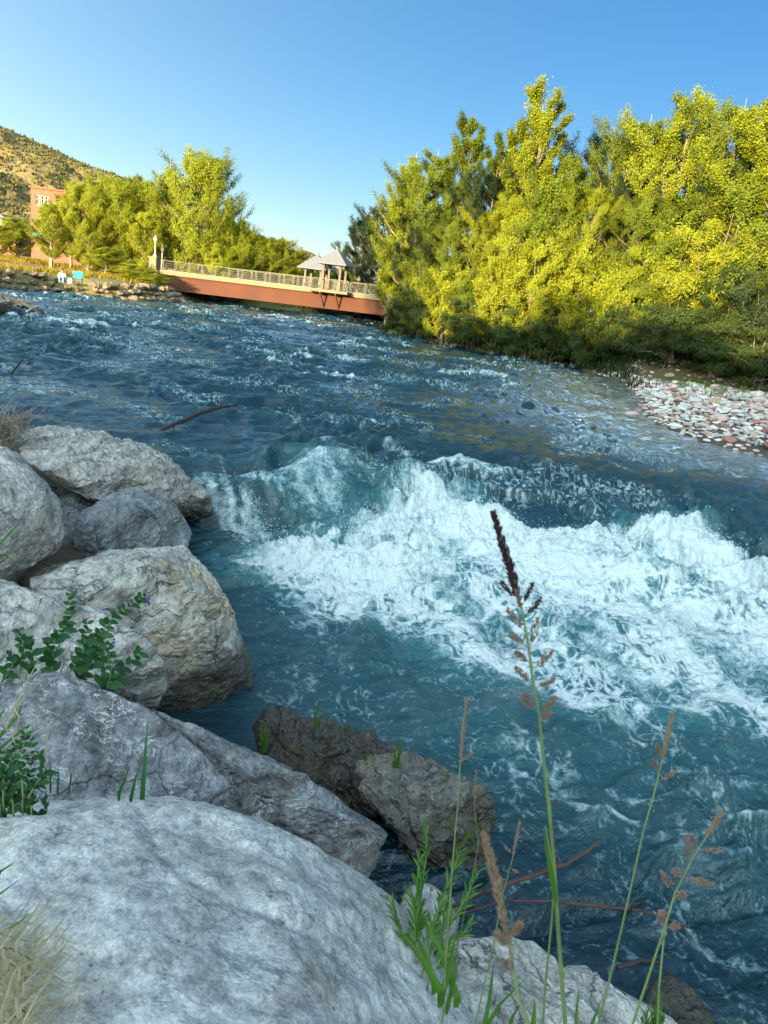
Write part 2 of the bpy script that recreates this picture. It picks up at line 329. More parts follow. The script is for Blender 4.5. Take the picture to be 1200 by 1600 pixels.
# ---------------------------------------------------------------- water
def flowuv(x, y):                         # along the current / across it; the river bends right as it nears
    a = rad(24)+rad(18)*sstep(40, 8, y); c, s = math.cos(rad(28)), math.sin(rad(28)); return -(y*c-x*s), (x*c+y*s)
def ridged(a): return 1-np.abs(a)*2
CREST = [W(360, 862, -.35), W(430, 848, -.25), W(500, 832, -.2), W(560, 806, -.15), W(640, 768, 0.05), W(700, 783, 0.), W(770, 805, -.1), W(830, 830, -.15), W(890, 835, -.15), W(950, 815, -.05), W(1030, 812, 0), W(1110, 812, 0), W(1160, 865, -.1), W(1230, 915, -.15), W(1330, 980, -.2)]
CRH = [.05, .12, .17, .23, .30, .29, .26, .24, .25, .29, .31, .31, .28, .25, .2]
FOAMP = [W(*q, -.45) for q in [(300, 868), (430, 858), (500, 842), (575, 812), (640, 775), (720, 790), (830, 835), (900, 838), (960, 820), (1110, 820), (1150, 870), (1300, 960), (1400, 1250), (1180, 1150), (1040, 1125), (900, 1125), (800, 1085), (700, 1050), (600, 985), (520, 960), (420, 925), (340, 905)]]
TONGUE = W(505, 735, .1)
def water(x, y, detail=True):
    u, v = flowuv(x, y); z = wlevel(x, y); r = np.hypot(x, y)
    d, sgn, hgt = dline(x, y, CREST, CRH); sd = d*sgn            # + is upstream of the crest
    drd, drs, drw = dline(x, y, DROP, DW); down = 1-sstep(-1, 1, drd*drs/drw)
    fm = sdpoly(x, y, FOAMP)
    wig = .5*n2(x*1.1, y*1.1, 5)+.25*n2(x*2.3, y*2.3, 6)
    prof = np.where(sd > 0, np.exp(-(sd/.5)**2), np.exp(-(np.abs(sd)/1.25)**1.5))
    z = z+.86*hgt*prof*(1+.4*wig)
    # hole just upstream of the crest and smooth tongue over the sunken boulder
    z = z-.28*np.exp(-((sd-.75)/.45)**2)*sstep(.1, .5, hgt)
    tx = (x-TONGUE[0])/1.35; ty = (y-TONGUE[1])/1.15; tg = np.exp(-(tx**2+ty**2)); z = z+.40*tg
    for px, py, a, wx, wy, ang in [(740, 745, .16, 1.5, .45, -.5), (640, 740, -.22, .9, .5, -.5), (850, 870, .2, .8, .5, .2), (1000, 900, .34, 1.0, .6, -.3), (1120, 930, .25, .9, .6, -.4), (760, 900, .15, 1.0, .5, .2), (980, 970, .2, 1., .5, .1), (620, 880, .18, .7, .4, .3),
                                   (480, 1085, -.12, .8, .35, .3), (300, 720, .1, 1.6, .5, .4), (210, 590, .22, 1.6, .6, .5), (400, 650, .14, 2, .6, .4), (860, 640, .12, 3, .6, .2), (690, 610, .14, 3, .7, .3), (1080, 1200, -.07, .7, .3, 0.), (980, 1250, .04, .7, .3, -.3)]:
        c0 = W(px, py, -.3 if py > 780 else 0); dx = x-c0[0]; dy = y-c0[1]; ca, sa = math.cos(ang), math.sin(ang)
        z = z+a*np.exp(-((dx*ca+dy*sa)/wx)**2-((-dx*sa+dy*ca)/wy)**2)
    z = z-.16*np.exp(-np.minimum((x+3)**2+(y-9.5)**2, 50)/2)*0
    # chop at several scales, crests ridged, warped by eddies
    wu = u+.5*n2(u*.35, v*.35, 1)+.22*n2(u*1.3, v*1.3, 2); wv = v+.7*n2(u*.3, v*.3, 3)+.25*n2(u*1.1, v*1.1, 4)
    calm = 1-.75*np.exp(-((x+1.0)**2/3+(y-5.2)**2/2))-.4*np.exp(-((x+6)**2+(y-20)**2)/60)
    shal = sdpoly(x, y, BAR); edge = sstep(-7, 0, shal); amp = calm*(1-.75*edge)*(1+.25*sstep(14, 30, y))*(1-.38*sstep(8, 4.5, r))*(.42+.95*sstep(-.35, .35, fbm2(u*.13+3, v*.2, 3, 55)+.25*sstep(-6, 6, x)-.1))
    z = z+amp*(1.0*(.13*n2(wu*.42, wv*.26, 7))+.18*(ridged(n2(wu*.8, wv*.42, 8))-.5)+.12*(ridged(n2(wu*1.7+.3*wv, wv*1.0, 9))-.5))
    fr = sstep(-.15, .5, fm+.25*wig)
    if detail:
        z = z+amp*(.055*n2(wu*3.2, wv*1.9+.6*wu, 10)+.045*(ridged(n2(wu*3.9+.4*wv, wv*1.7, 19))-.5)+.032*n2(wu*7.5, wv*3.8, 11)+.014*n2(wu*16, wv*9, 12)*sstep(30, 8, r))
        q = .16*(np.abs(n2(x*1.0+.5*wig, y*1.25, 18))-.2)+.12*(np.abs(n2(x*1.9+wig, y*1.9, 13))-.2)+.075*(np.abs(n2(x*4.1+wig, y*4.1, 14))-.2)+.04*(np.abs(n2(x*9, y*9, 15))-.2)+.022*n2(x*19, y*19, 16)+.012*n2(x*41, y*41, 17)
        z = z+fr*(.35+.65*prof+.3*tg)*q*1.25
    return z, dict(sd=sd, prof=prof, fm=fm, fr=fr, down=down, tg=tg, u=u, v=v, wu=wu, wv=wv, wig=wig, shal=shal, edge=edge, r=r, hgt=hgt, drop=drd*drs/drw)
wa = np.concatenate([np.linspace(-rad(75), -rad(36), 120)[:-1], np.linspace(-rad(36), rad(40), 1000), np.linspace(rad(40), rad(85), 120)[1:]])
wx, wy, wf = polar(1.3, 170, 1450, wa, .92)
wz, I = water(wx, wy)
# foam amount 0..1
u, v, wu, wv = I['u'], I['v'], I['wu'], I['wv']
def lace(x, y, s, k): return np.maximum(0, 1-np.abs(n2(x, y, s))*k)
xw = wx+.16*n2(wx*1.7, wy*1.7, 61)+.06*n2(wx*5, wy*5, 62); yw = wy+.16*n2(wx*1.7, wy*1.7, 63)+.06*n2(wx*5, wy*5, 64); L1 = lace(xw*1.9, yw*1.9, 21, 4.5); L2 = lace(xw*4.2, yw*4.2, 22, 4); L3 = lace(xw*8.5, yw*8.5, 23, 3.5)
lacy = np.maximum(np.maximum(L1*.9, L2*.85), L3*.75)
fm, prof, fr = I['fm'], I['prof'], I['fr']
patch = fbm2(u*.55, v*.55, 4, 31)
core = sstep(-.05, .75, fm)*(.60+.5*prof+.45*patch+.18*(lacy-.4))
foam = core*1.0+fr*.22*lacy
# streaks that trail down-current from the white water
trail = sstep(-4.2, -.1, fm)*I['down']*sstep(4.2, 5.4, I['r'])*sstep(-2.2, 1.5, wx+.2*wy)
tn = sstep(-.25, .5, fbm2(u*.35, v*.95, 4, 33)+.12)
foam = foam+trail*tn*lacy*1.0
wave_z = wz-wlevel(wx, wy)
# small whitecaps on the open river
caps = sstep(.09, .22, wave_z+.1*n2(u*2.5, v*1.5, 35))*sstep(.0, .4, fbm2(u*.16, v*.12, 3, 36)+.05)*(1-I['edge']*.6)
foam = np.maximum(foam, caps*(.5+.6*lacy)*(1-I['tg']))
# bubbly face of the pour-over, and the white seam beside the boulder
fc = W(492, 785, -.3); face = np.exp(-(((wx-fc[0])/.62)**4+((wy-fc[1])/.95)**4)); foam = np.maximum(foam, face*(.62+.35*n2(u*1.4, v*5.5, 41)+.2*lacy))
sm, _, _ = dline(wx, wy, [W(330, 760, .05), W(380, 800, -.2), (W(410, 850, -.4)), W(440, 900, -.45)]); foam = np.maximum(foam, np.exp(-(sm/.42)**2)*(.5+.4*lacy+.5*n2(u*1.6, v*6, 42)))
for pts, wdt, a in [([(560, 705), (640, 745), (700, 780)], .3, .8), ([(590, 690), (700, 760)], .18, .7), ([(820, 1215), (900, 1275), (990, 1290)], .07, .8), ([(1010, 1160), (1060, 1190), (1180, 1230)], .1, .5), ([(1100, 1440), (1180, 1490)], .1, .75), ([(1010, 1310), (1200, 1355)], .07, .65), ([(880, 1200), (960, 1235), (1030, 1240)], .07, .6), ([(860, 640), (960, 655)], .5, .75), ([(980, 690), (1050, 710)], .3, .7), ([(940, 720), (990, 735)], .25, .6), ([(1130, 735), (1160, 745)], .2, .6),
                    ([(90, 495), (200, 505), (250, 520)], .8, .6), ([(560, 1130), (640, 1150)], .06, .5), ([(430, 640), (500, 690), (540, 720)], .2, .5), ([(700, 610), (800, 620)], .3, .5), ([(655, 560), (760, 575)], .5, .4)]:
    dd, _, _ = dline(wx, wy, [W(*q, LOW if q[1] > 800 else 0) for q in pts]); foam = np.maximum(foam, a*np.exp(-((dd+.25*wdt*I['wig'])/wdt)**2)*(.45+.75*lacy))
hole = np.exp(-((I['sd']-.8)/.38)**2)*sstep(.2, .4, I['hgt']); foam = foam*(1-.75*hole*(1-face))
sdx = (wx+.9)/1.1; sdy = (wy-5.0)/.9; foam = foam*(1-.85*np.exp(-(sdx**2+sdy**2)))
dn_ = I['down']*sstep(-.9, .2, wx+.35*(wy-4))*(1-I['edge']); foam = np.maximum(foam, dn_*(.46*lacy+.26*sstep(-.1, .5, fbm2(u*.8, v*2.2, 3, 51))*L3))
upn = (1-I['down'])*(1-.7*I['edge']); foam = np.maximum(foam, upn*.78*np.maximum(L2, L3)*sstep(-.1, .5, fbm2(u*.25, v*.3, 4, 52)+.1))
foam = np.clip(foam, 0, 1.3)
aer = np.clip(fr*.9+trail*.55+face*.5+.10*I['tg']+.25*sstep(.03, .22, wave_z), 0, 1)
shallow = np.clip(sstep(-9, -.3, I['shal']), 0, 1)*sstep(14, 20, wy)
m, t, b = newmat('river_water'); n = N(t); p = n.pos(); fl = n.map(p, (1, 1, 1), (0, 0, rad(-28)))
fa = n.attr('foam'); ae = n.attr('aerated'); sh = n.attr('shallow')
body = n.mix(ae, n.mix(n.noise(p, .25, 3), (.0035, .020, .030), (.008, .036, .048)), (.028, .105, .115))
b.inputs['IOR'].default_value = 1.48; b.inputs['Roughness'].default_value = .05; n.put(b.inputs['Base Color'], body)
bh = n.math('ADD', n.math('ADD', n.noise(n.map(fl, (1, 1.7, 1)), 5.5, 5, .6, .5), n.math('MULTIPLY', n.noise(n.map(fl, (1, 1.6, 1)), 1.6, 3, .6, .6), 2.2)), n.math('MULTIPLY', n.noise(n.map(fl, (1, 2, 1)), 22, 3, .6, .3), .3))
yy_ = n.n('SeparateXYZ'); n.put(yy_.inputs[0], p); bst = n.n('MapRange', clamp=True); n.put(bst.inputs[0], yy_.outputs[1]); bst.inputs[1].default_value = 7; bst.inputs[2].default_value = 24; bst.inputs[3].default_value = .85; bst.inputs[4].default_value = .42
bq = n.n('Bump'); n.put(bq.inputs['Height'], bh); n.put(bq.inputs['Strength'], bst.outputs[0]); bq.inputs['Distance'].default_value = .05; n.put(b.inputs['Normal'], bq.outputs[0])
tr = n.n('BsdfTransparent'); tr.inputs[0].default_value = (.42, .5, .42, 1); gl = n.n('BsdfGlossy'); gl.inputs['Roughness'].default_value = .06; n.put(gl.inputs['Normal'], n.bump(bh, 1, .10))
fre = n.n('Fresnel'); fre.inputs[0].default_value = 1.33; n.put(fre.inputs['Normal'], n.bump(bh, .4, .02))
ms = n.n('MixShader'); t.links.new(fre.outputs[0], ms.inputs[0]); t.links.new(tr.outputs[0], ms.inputs[1]); t.links.new(gl.outputs[0], ms.inputs[2])
m1 = n.n('MixShader'); n.put(m1.inputs[0], n.math('MULTIPLY', sh, .85)); t.links.new(b.outputs[0], m1.inputs[1]); t.links.new(ms.outputs[0], m1.inputs[2])
fb = n.n('BsdfPrincipled'); fb.inputs['Roughness'].default_value = .55; fb.inputs['Specular IOR Level'].default_value = .3
fn = n.noise(fl, 7, 9, .74, .25); fn2 = n.noise(p, 30, 5, .75, .1)
fsum = n.math('ADD', n.math('ADD', fa, n.math('MULTIPLY', n.math('SUBTRACT', fn, .5), 1.8)), n.math('MULTIPLY', n.math('SUBTRACT', fn2, .5), 1.1))
mask = n.ramp(fsum, [(.36, 0.), (.60, .45), (1., .96)])
n.put(fb.inputs['Base Color'], n.mix(n.ramp(n.math('ADD', n.math('MULTIPLY', fsum, .6), n.math('MULTIPLY', n.math('SUBTRACT', n.noise(n.map(fl, (1, 1.4, 1)), 2.2, 7, .7, 1.), .5), 1.3)), [(.22, 0.), (.72, 1.)]), (.18, .33, .36), (.68, .72, .715)))
vb = n.math('ADD', n.voro(p, 10), n.math('MULTIPLY', n.voro(p, 27), .5))
n.put(fb.inputs['Normal'], n.bump(n.math('SUBTRACT', n.math('ADD', n.math('MULTIPLY', fn, .6), n.math('MULTIPLY', fn2, .5)), n.math('MULTIPLY', vb, .55)), .9, .06))
fm_ = n.math('MULTIPLY', mask, n.ramp(fa, [(.05, 0.), (.25, 1.)]))
m2 = n.n('MixShader'); n.put(m2.inputs[0], fm_); t.links.new(m1.outputs[0], m2.inputs[1]); t.links.new(fb.outputs[0], m2.inputs[2])
t.links.new(m2.outputs[0], t.nodes['Material Output'].inputs[0]); M['water'] = m
tag(mk('river_water', np.stack([wx, wy, wz], 1), wf, m, smooth=True, attrs=dict(foam=foam, aerated=aer, shallow=shallow)), kind='structure')

# spray: flung droplets over the breaking crests
m, t, b = newmat('spray'); b.inputs['Base Color'].default_value = (.85, .9, .92, 1); b.inputs['Roughness'].default_value = .2; M['spray'] = m
OCT = np.array([(1, 0, 0), (-1, 0, 0), (0, 1, 0), (0, -1, 0), (0, 0, 1), (0, 0, -1)], float)
OF = np.array([(0, 2, 4), (2, 1, 4), (1, 3, 4), (3, 0, 4), (2, 0, 5), (1, 2, 5), (3, 1, 5), (0, 3, 5)])
CR = np.array([q[:2] for q in CREST]); k = RNG.random(9000)*(len(CR)-1); ki = np.minimum(k.astype(int), len(CR)-2); kf = (k-ki)[:, None]
cp = CR[ki]*(1-kf)+CR[ki+1]*kf; hh = np.interp(k, range(len(CRH)), CRH)
keep = (RNG.random(len(k)) < hh*2)*(n2(cp[:, 0]*1.7, cp[:, 1]*1.7, 50) > -.15); cp = cp[keep]; hh = hh[keep]
cp = cp+RNG.normal(size=cp.shape)*.22+np.array([.1, -.1]); ex = np.stack([RNG.normal(-.9, .3, 500), RNG.normal(9.0, .5, 500)], 1)*0+np.stack([RNG.normal(W(405, 820, -.3)[0], .25, 500), RNG.normal(W(405, 820, -.3)[1], .4, 500)], 1)
cp = np.concatenate([cp, ex]); hh = np.concatenate([hh, np.full(500, .25)])
zz, _ = water(cp[:, 0], cp[:, 1], False); zc = zz+RNG.exponential(.085, len(cp))*(.4+hh*1.6)
rr = RNG.uniform(.0025, .0085, len(cp)); V = (np.column_stack([cp, zc])[:, None, :]+OCT[None]*rr[:, None, None]*RNG.uniform(.7, 1.4, (len(cp), 1, 3))).reshape(-1, 3)
F_ = (OF[None]+6*np.arange(len(cp))[:, None, None]).reshape(-1, 3)
tag(mk('spray', V, F_, M['spray'], smooth=True), 'white droplets of spray flung over the breaking wave crests', 'spray', kind='stuff')

# ---------------------------------------------------------------- boulders
_ico = {}
def ico(n):
    if n not in _ico:
        bm = bmesh.new(); bmesh.ops.create_icosphere(bm, subdivisions=n, radius=1); _ico[n] = (np.array([q.co[:] for q in bm.verts]), np.array([[q.index for q in f.verts] for f in bm.faces])); bm.free()
    return _ico[n]
def hullrock(pts, sub=6, p=16, amp=.06, seed=0, crack=.03, strata=0., tilt=(.2, .1, 1), chip=24, rough=1.0, facet=.27, nf=40):
    pts = np.array(pts, float); lo, hi = pts.min(0), pts.max(0); c = (lo+hi)/2*.4+pts.mean(0)*.6; half = (hi-lo)/2
    bm = bmesh.new(); vs = [bm.verts.new((q-c)/half) for q in pts]; bmesh.ops.convex_hull(bm, input=vs); bm.normal_update()
    pl = []
    for f in bm.faces:
        nn = np.array(f.normal[:]); d = nn @ np.array(f.verts[0].co[:])
        if d < 0: nn, d = -nn, -d
        if d > 1e-4 and f.calc_area() > 1e-5: pl.append(nn/d)
    bm.free(); pl = np.unique(np.round(np.array(pl), 3), axis=0); qn = (pts-c)/half; gg = np.random.default_rng(seed+500); dn = gg.normal(size=(chip, 3)); dn /= np.linalg.norm(dn, axis=1)[:, None]+1e-9
    if chip: pl = np.concatenate([pl, dn/((qn @ dn.T).max(0)*gg.uniform(.76, .985, chip))[:, None]])
    U, F_ = ico(sub); q = np.clip(U @ pl.T, 0, None); r = (q**(p*3.2)).sum(1)**(-1/(p*3.2)); v = U*r[:, None]*half+c
    if facet:
        gs = np.random.default_rng(seed+900); si = gs.choice(len(U), nf, replace=False); Sj = (v[si]-c)/half; vn = (v-c)/half; Nj = np.sign(Sj)*np.abs(U[si])+gs.normal(size=(nf, 3))*facet; Nj /= np.linalg.norm(Nj, axis=1)[:, None]; best = np.full(len(U), 9.); rn = np.linalg.norm(vn, axis=1)
        # local normals of the hull at the seeds, tilted
        hp_ = pl[np.argmax(U[si] @ pl.T, axis=1)]; hp_ = hp_/np.linalg.norm(hp_, axis=1)[:, None]+gs.normal(size=(nf, 3))*facet; hp_ /= np.linalg.norm(hp_, axis=1)[:, None]
        for j in range(nf):
            den = U @ hp_[j]; k_ = den > .15; rj = (Sj[j] @ hp_[j])*.985/den[k_]; dd_ = ((vn[k_]-Sj[j])**2).sum(1); best[k_] = np.minimum(best[k_], rj+.9*dd_)
        best = np.clip(best, rn*.80, rn*1.0); v = U*best[:, None]*half+c
    nrm = U*(1/half); nrm /= np.linalg.norm(nrm, axis=1)[:, None]; s = float(half.max())
    g = fbm3(v*1.5/s**.5, 3, seed)*amp*1.5; g += (1-2*np.abs(n3(v*3.1, seed+20)))*amp*.35
    cr = np.maximum(0, 1-np.abs(n3(v*np.array([1.3, 1.7, 1.5])/s**.5, seed+30))*14); g -= cr*crack
    wv = v+.12*np.stack([n3(v*2.2, seed+k) for k in (40, 41, 42)], 1); q_ = np.abs(n3(wv*np.array([4.2, 4.2, 6.5]), seed+43)); g -= np.maximum(0, .16-q_)*amp*1.4*rough
    g += ((1-2*np.abs(n3(v*7.5, seed+44)))*.16+fbm3(v*12, 4, seed+9, .62)*.26)*amp*rough
    if strata:
        tl = np.array(tilt)/np.linalg.norm(tilt); h = v @ tl*7+fbm3(v*1.2, 2, seed+4)*1.2; g += strata*(np.abs((h % 1)-.5)*2-.5)*(.6+n3(v*2, seed+5))
    return v+nrm*g[:, None], F_
RM = dict(
    grey=rockmat('limestone_grey', (.335, .325, .315), (.40, .34, .27), .6, -9, 0, 1.5, .55, .45, .42, 0, .8),
    slab=rockmat('limestone_bluegrey', (.16, .16, .168), (.32, .2, .12), .8, -9, 0, 1.5, .3, .8),
    tan=rockmat('limestone_tan', (.38, .345, .30), (.50, .36, .20), .5, -.28, 0, 1.1, .95),
    top=rockmat('limestone_ridged', (.29, .27, .245), (.38, .28, .19), .35, .02, 0, 1.3, .4),
    wetd=rockmat('wet_dark_rock', (.14, .125, .11), (.2, .15, .1), .45, -.1, .38, 1.6, .5, 1., 1., 1),
    dark=rockmat('limestone_dark', (.19, .195, .20), (.2, .17, .14), .3, -9, 0, 1.5, .3),
    wet=rockmat('wet_rock', (.15, .135, .12), (.24, .17, .11), .35, -.25, .2, 1.6, .6, 1., 1., 1),
    light=rockmat('limestone_pale', (.38, .35, .315), (.45, .34, .24), .4, -9, 0, 1.4, .4))
def B(name, label, spec, mat, **k):
    P = [W(*q) for q in spec]; v, f = hullrock(P, **k); o = mk(name, v, f, RM[mat], smooth=True); tag(o, label, 'boulder', 'riprap boulders along the near shore'); return o
BN = 'boulder'
B(BN, 'broad pale blue-grey boulder filling the bottom left foreground', [(-60, 1330, 1.32), (0, 1268, 1.36), (40, 1233, 1.4), (90, 1224, 1.42), (160, 1236, 1.4), (245, 1244, 1.4), (335, 1262, 1.38), (450, 1298, 1.35), (530, 1340, 1.24), (600, 1400, 1.1), (655, 1460, .97), (705, 1535, .87), (755, 1610, .8), (830, 1850, .7), (500, 2300, 1.45), (250, 1500, 1.44), (420, 1480, 1.40), (60, 1450, 1.42), (-200, 1900, 1.5), (-300, 1500, 1.2),
  (0, 1268, .1), (330, 1265, -.1), (600, 1410, -.3), (755, 1640, -.3), (700, 2300, -.2), (-200, 2000, .2)], 'grey', sub=8, p=26, amp=.026, seed=1, crack=.012, facet=.07, nf=50, chip=3)
B(BN, 'long dark grey slab boulder with white veins lying behind the pale foreground boulder', [(-120, 1120, 1.1), (0, 1066, 1.16), (55, 1046, 1.2), (120, 1062, 1.18), (200, 1094, 1.12), (300, 1150, 1.02), (400, 1188, .95), (500, 1228, .86), (580, 1282, .76), (614, 1312, .66), (632, 1362, .42), (625, 1400, .25), (590, 1440, .1), (450, 1400, .3), (250, 1330, .55), (50, 1280, .8), (-150, 1250, .9),
  (0, 1070, .2), (300, 1155, .0), (580, 1288, -.2), (620, 1350, -.4)], 'slab', sub=8, p=22, amp=.045, seed=2, crack=.03, strata=.012)
B(BN, 'wet dark brown mossy boulder at the water edge beyond the grey slab', [(395, 1165, -.45), (408, 1128, -.3), (430, 1112, -.2), (520, 1122, -.15), (560, 1140, -.2), (600, 1235, -.3), (560, 1250, -.3), (420, 1195, -.45), (450, 1120, -.6), (560, 1150, -.7), (612, 1180, -.15), (660, 1230, -.12), (650, 1310, -.45), (520, 1260, -.5)], 'wetd', sub=7, p=16, amp=.11, seed=3, crack=.05, facet=.35, nf=30)
B(BN, 'rounded brown boulder with moss on top, at the river end of the dark wet rock', [(560, 1200, -.1), (600, 1180, -.02), (700, 1196, .05), (745, 1222, 0), (768, 1262, -.15), (772, 1310, -.4), (745, 1352, -.55), (700, 1400, -.6), (640, 1400, -.6), (600, 1310, -.4), (600, 1240, .0), (700, 1210, -.6), (780, 1330, -.7), (590, 1290, -.3)], 'wet', sub=7, p=16, amp=.085, seed=13, crack=.04)
B(BN, 'large tan and grey wedge boulder sloping down into the river mid left', [(40, 915, .95), (95, 885, 1.0), (130, 868, 1.0), (215, 858, .98), (285, 850, .95), (312, 880, .8), (335, 925, .6), (362, 972, .3), (385, 1010, .0), (400, 1046, -.3), (398, 1075, -.6), (330, 1110, -.6), (240, 1112, -.5), (150, 1050, .2), (60, 960, .7), (60, 900, .0), (290, 855, .0)], 'tan', sub=8, p=20, amp=.055, seed=4, crack=.035, facet=.13, chip=12)
B(BN, 'low pale boulder behind the leafy plant on the left edge', [(-120, 930, 1.15), (0, 908, 1.2), (60, 922, 1.18), (120, 942, 1.12), (200, 985, 1.0), (252, 1020, .8), (264, 1050, .6), (250, 1085, .35), (225, 1110, .1), (180, 1120, .1), (60, 1080, .6), (-100, 1100, .9), (0, 915, .1), (200, 990, .0)], 'light', sub=7, p=18, amp=.06, seed=5, crack=.03, facet=.15, chip=12)
B(BN, 'rounded pale boulder cut by the left edge beside the dark gap', [(-140, 720, 1.7), (-40, 700, 1.65), (5, 704, 1.6), (45, 730, 1.5), (74, 770, 1.35), (87, 815, 1.1), (86, 860, .9), (70, 893, .7), (45, 910, .6), (-60, 915, .9), (-150, 900, 1.1), (-40, 705, .4), (40, 735, .4), (80, 800, .3)], 'light', sub=7, p=12, amp=.06, seed=6, crack=.03, facet=.15, chip=16)
B(BN, 'long craggy boulder topping the bank where the river pours around its end', [(20, 700, .85), (42, 676, .95), (62, 668, 1.0), (110, 667, 1.0), (170, 682, .95), (235, 705, .85), (285, 728, .65), (318, 755, .42), (336, 785, .12), (338, 815, -.3), (300, 835, -.5), (240, 800, .0), (180, 775, .4), (100, 770, .55), (30, 740, .7), (60, 672, .2), (240, 710, .0)], 'top', sub=8, p=16, amp=.085, seed=7, crack=.05, strata=.03, tilt=(-.5, .3, 1))
B(BN, 'dark grey angular boulder in the middle of the left bank pile', [(95, 832, .75), (115, 800, .85), (150, 778, .92), (215, 757, .95), (262, 778, .85), (285, 800, .65), (303, 832, .4), (310, 868, .1), (290, 890, .0), (180, 890, .3), (92, 872, .5), (215, 760, .2), (270, 790, .1)], 'dark', sub=7, p=22, amp=.05, seed=8, crack=.03)
B(BN, 'pale fissured boulder at the bottom right under the tall grasses', [(690, 1500, .35), (715, 1458, .35), (760, 1456, .32), (830, 1480, .22), (900, 1512, .1), (960, 1540, 0), (1040, 1575, -.12), (1095, 1610, -.3), (1110, 1700, -.5), (1000, 1900, 0), (760, 1900, .4), (640, 1700, .4), (720, 1470, -.5), (900, 1520, -.6)], 'light', sub=8, p=18, amp=.05, seed=9, crack=.035, strata=.012)
B(BN, 'brown submerged boulder at the lower right edge of the fissured rock', [(1000, 1555, -.42), (1030, 1520, -.45), (1080, 1540, -.45), (1120, 1580, -.5), (1150, 1640, -.6), (1060, 1680, -.4), (980, 1620, -.5)], 'wet', sub=6, p=10, amp=.04, seed=10)
B(BN, 'small pale stone wedged between the dark slab and the willow shoots', [(625, 1400, .1), (650, 1378, .1), (690, 1385, .0), (715, 1430, -.1), (700, 1500, -.2), (650, 1520, 0), (620, 1450, .1), (660, 1380, -.5)], 'light', sub=6, p=14, amp=.035, seed=11)
B(BN, 'shadowed boulder deep in the gap under the craggy boulder', [(60, 800, .1), (100, 770, .3), (200, 790, .2), (200, 860, -.1), (80, 880, .0), (120, 790, -.3)], 'dark', sub=5, p=10, amp=.06, seed=12)
# ---------------------------------------------------------------- trees
def branch_pts(a, az, el0, el1, L, n=5, wob=.1, rg=random):
    p = Vector(a); pts = [p.copy()]
    for i in range(n):
        e = el0+(el1-el0)*(i+.5)/n; az += rg.uniform(-wob, wob)*2
        p = p+Vector((math.cos(az)*math.cos(e), math.sin(az)*math.cos(e), math.sin(e)))*(L/n); pts.append(p.copy())
    return pts
def leafmesh(C_, size, asp, rng, droop=0):
    n = len(C_); O = C_-np.array([0, 0, 1.])*(C_[:, 2:3]-.12*C_[:, 2:3].max()); O[:, 2] *= .4; O /= np.linalg.norm(O, axis=1)[:, None]+1e-9; O = O+rng.normal(size=(n, 3))*.42; O /= np.linalg.norm(O, axis=1)[:, None]
    a = rng.normal(size=(n, 3)); a[:, 2] += droop; a -= O*(a*O).sum(1)[:, None]*.85; a /= np.linalg.norm(a, axis=1)[:, None]
    b = np.cross(a, O); b /= np.linalg.norm(b, axis=1)[:, None]+1e-9
    s = size*rng.uniform(.6, 1.3, n)[:, None]; a = a*s/2; b = b*s*asp/2; nn = np.cross(a, b); nn /= np.linalg.norm(nn, axis=1)[:, None]+1e-9
    v = np.stack([C_-a, C_+b+a*.1+nn*s*.06, C_+a, C_-b+a*.1+nn*s*.06], 1).reshape(-1, 3); return v, np.arange(4*n).reshape(n, 4)
def make_tree(seed, H, R, base, nl, prof, el=(.6, 1.1), nsub=9, kl=80, leaf=.115, asp=.62, sig=.25, stems=1, lean=.03, droop=0, bare=0.):
    rg = random.Random(seed); rng = np.random.default_rng(seed); T = MB(); C_ = []
    for s in range(stems):
        az = 2*math.pi*s/stems+rg.random(); hh = H*(1 if s == 0 else rg.uniform(.72, .95)); sp = lean if stems == 1 else rg.uniform(.1, .28)
        off = Vector((0, 0, 0)) if stems == 1 else Vector((math.cos(az), math.sin(az), 0))*.2
        tr = [off+Vector((math.cos(az)*sp*hh*(i/9)**1.2+rg.uniform(-.1, .1)*(i > 0), math.sin(az)*sp*hh*(i/9)**1.2+rg.uniform(-.1, .1)*(i > 0), hh*i/9)) for i in range(10)]
        r0 = .017*hh+.03; T.tube(tr, [r0*(1-.93*(i/9)**.8) for i in range(10)], 7)
        for i in range(nl//stems):
            tt = (i+rg.random())/(nl//stems); h = base+(1-base)*tt; L = R*prof(tt)*rg.uniform(.55, 1.2)/(1 if stems == 1 else 1.25)
            k = h*9*.93; i0 = min(8, int(k)); a = tr[i0].lerp(tr[i0+1], k-i0); azl = i*2.399+rg.uniform(-.5, .5)+s
            e0 = el[0]+rg.uniform(-.15, .15); pts = branch_pts(a, azl, e0, el[1], L*1.15, 5, .12, rg); rb = r0*(1-h)*.4+.012
            T.tube(pts, [rb*(1-.8*j/5) for j in range(6)], 5)
            ns = max(3, int(nsub*(.5+.5*L/R)))
            for j in range(ns):
                f = .3+.7*(j+rg.random())/ns; q = f*5; q0 = min(4, int(q)); b = pts[q0].lerp(pts[q0+1], q-q0)
                ls = L*rg.uniform(.16, .34)+.35; sp_ = branch_pts(b, azl+rg.choice((-1, 1))*rg.uniform(.3, 1.3), e0+rg.uniform(-.3, .5), el[1]+rg.uniform(-.2, .2), ls, 3, .2, rg)
                T.tube(sp_, [rb*.3+.004, rb*.18+.003, .005, .003], 3)
                if rg.random() < bare: continue
                m = int(kl*rg.uniform(.5, 1.4)); w = rng.random(m)**.7*3; wi = np.minimum(w.astype(int), 2); wf_ = (w-wi)[:, None]; A = np.array([p[:] for p in sp_])
                C_.append(A[wi]*(1-wf_)+A[wi+1]*wf_+rng.normal(size=(m, 3))*sig*.8*np.array([1, 1, .8])*(.5+.5*w/3)[:, None])
    v, f = leafmesh(np.concatenate(C_), leaf, asp, rng, droop); return T, v, f
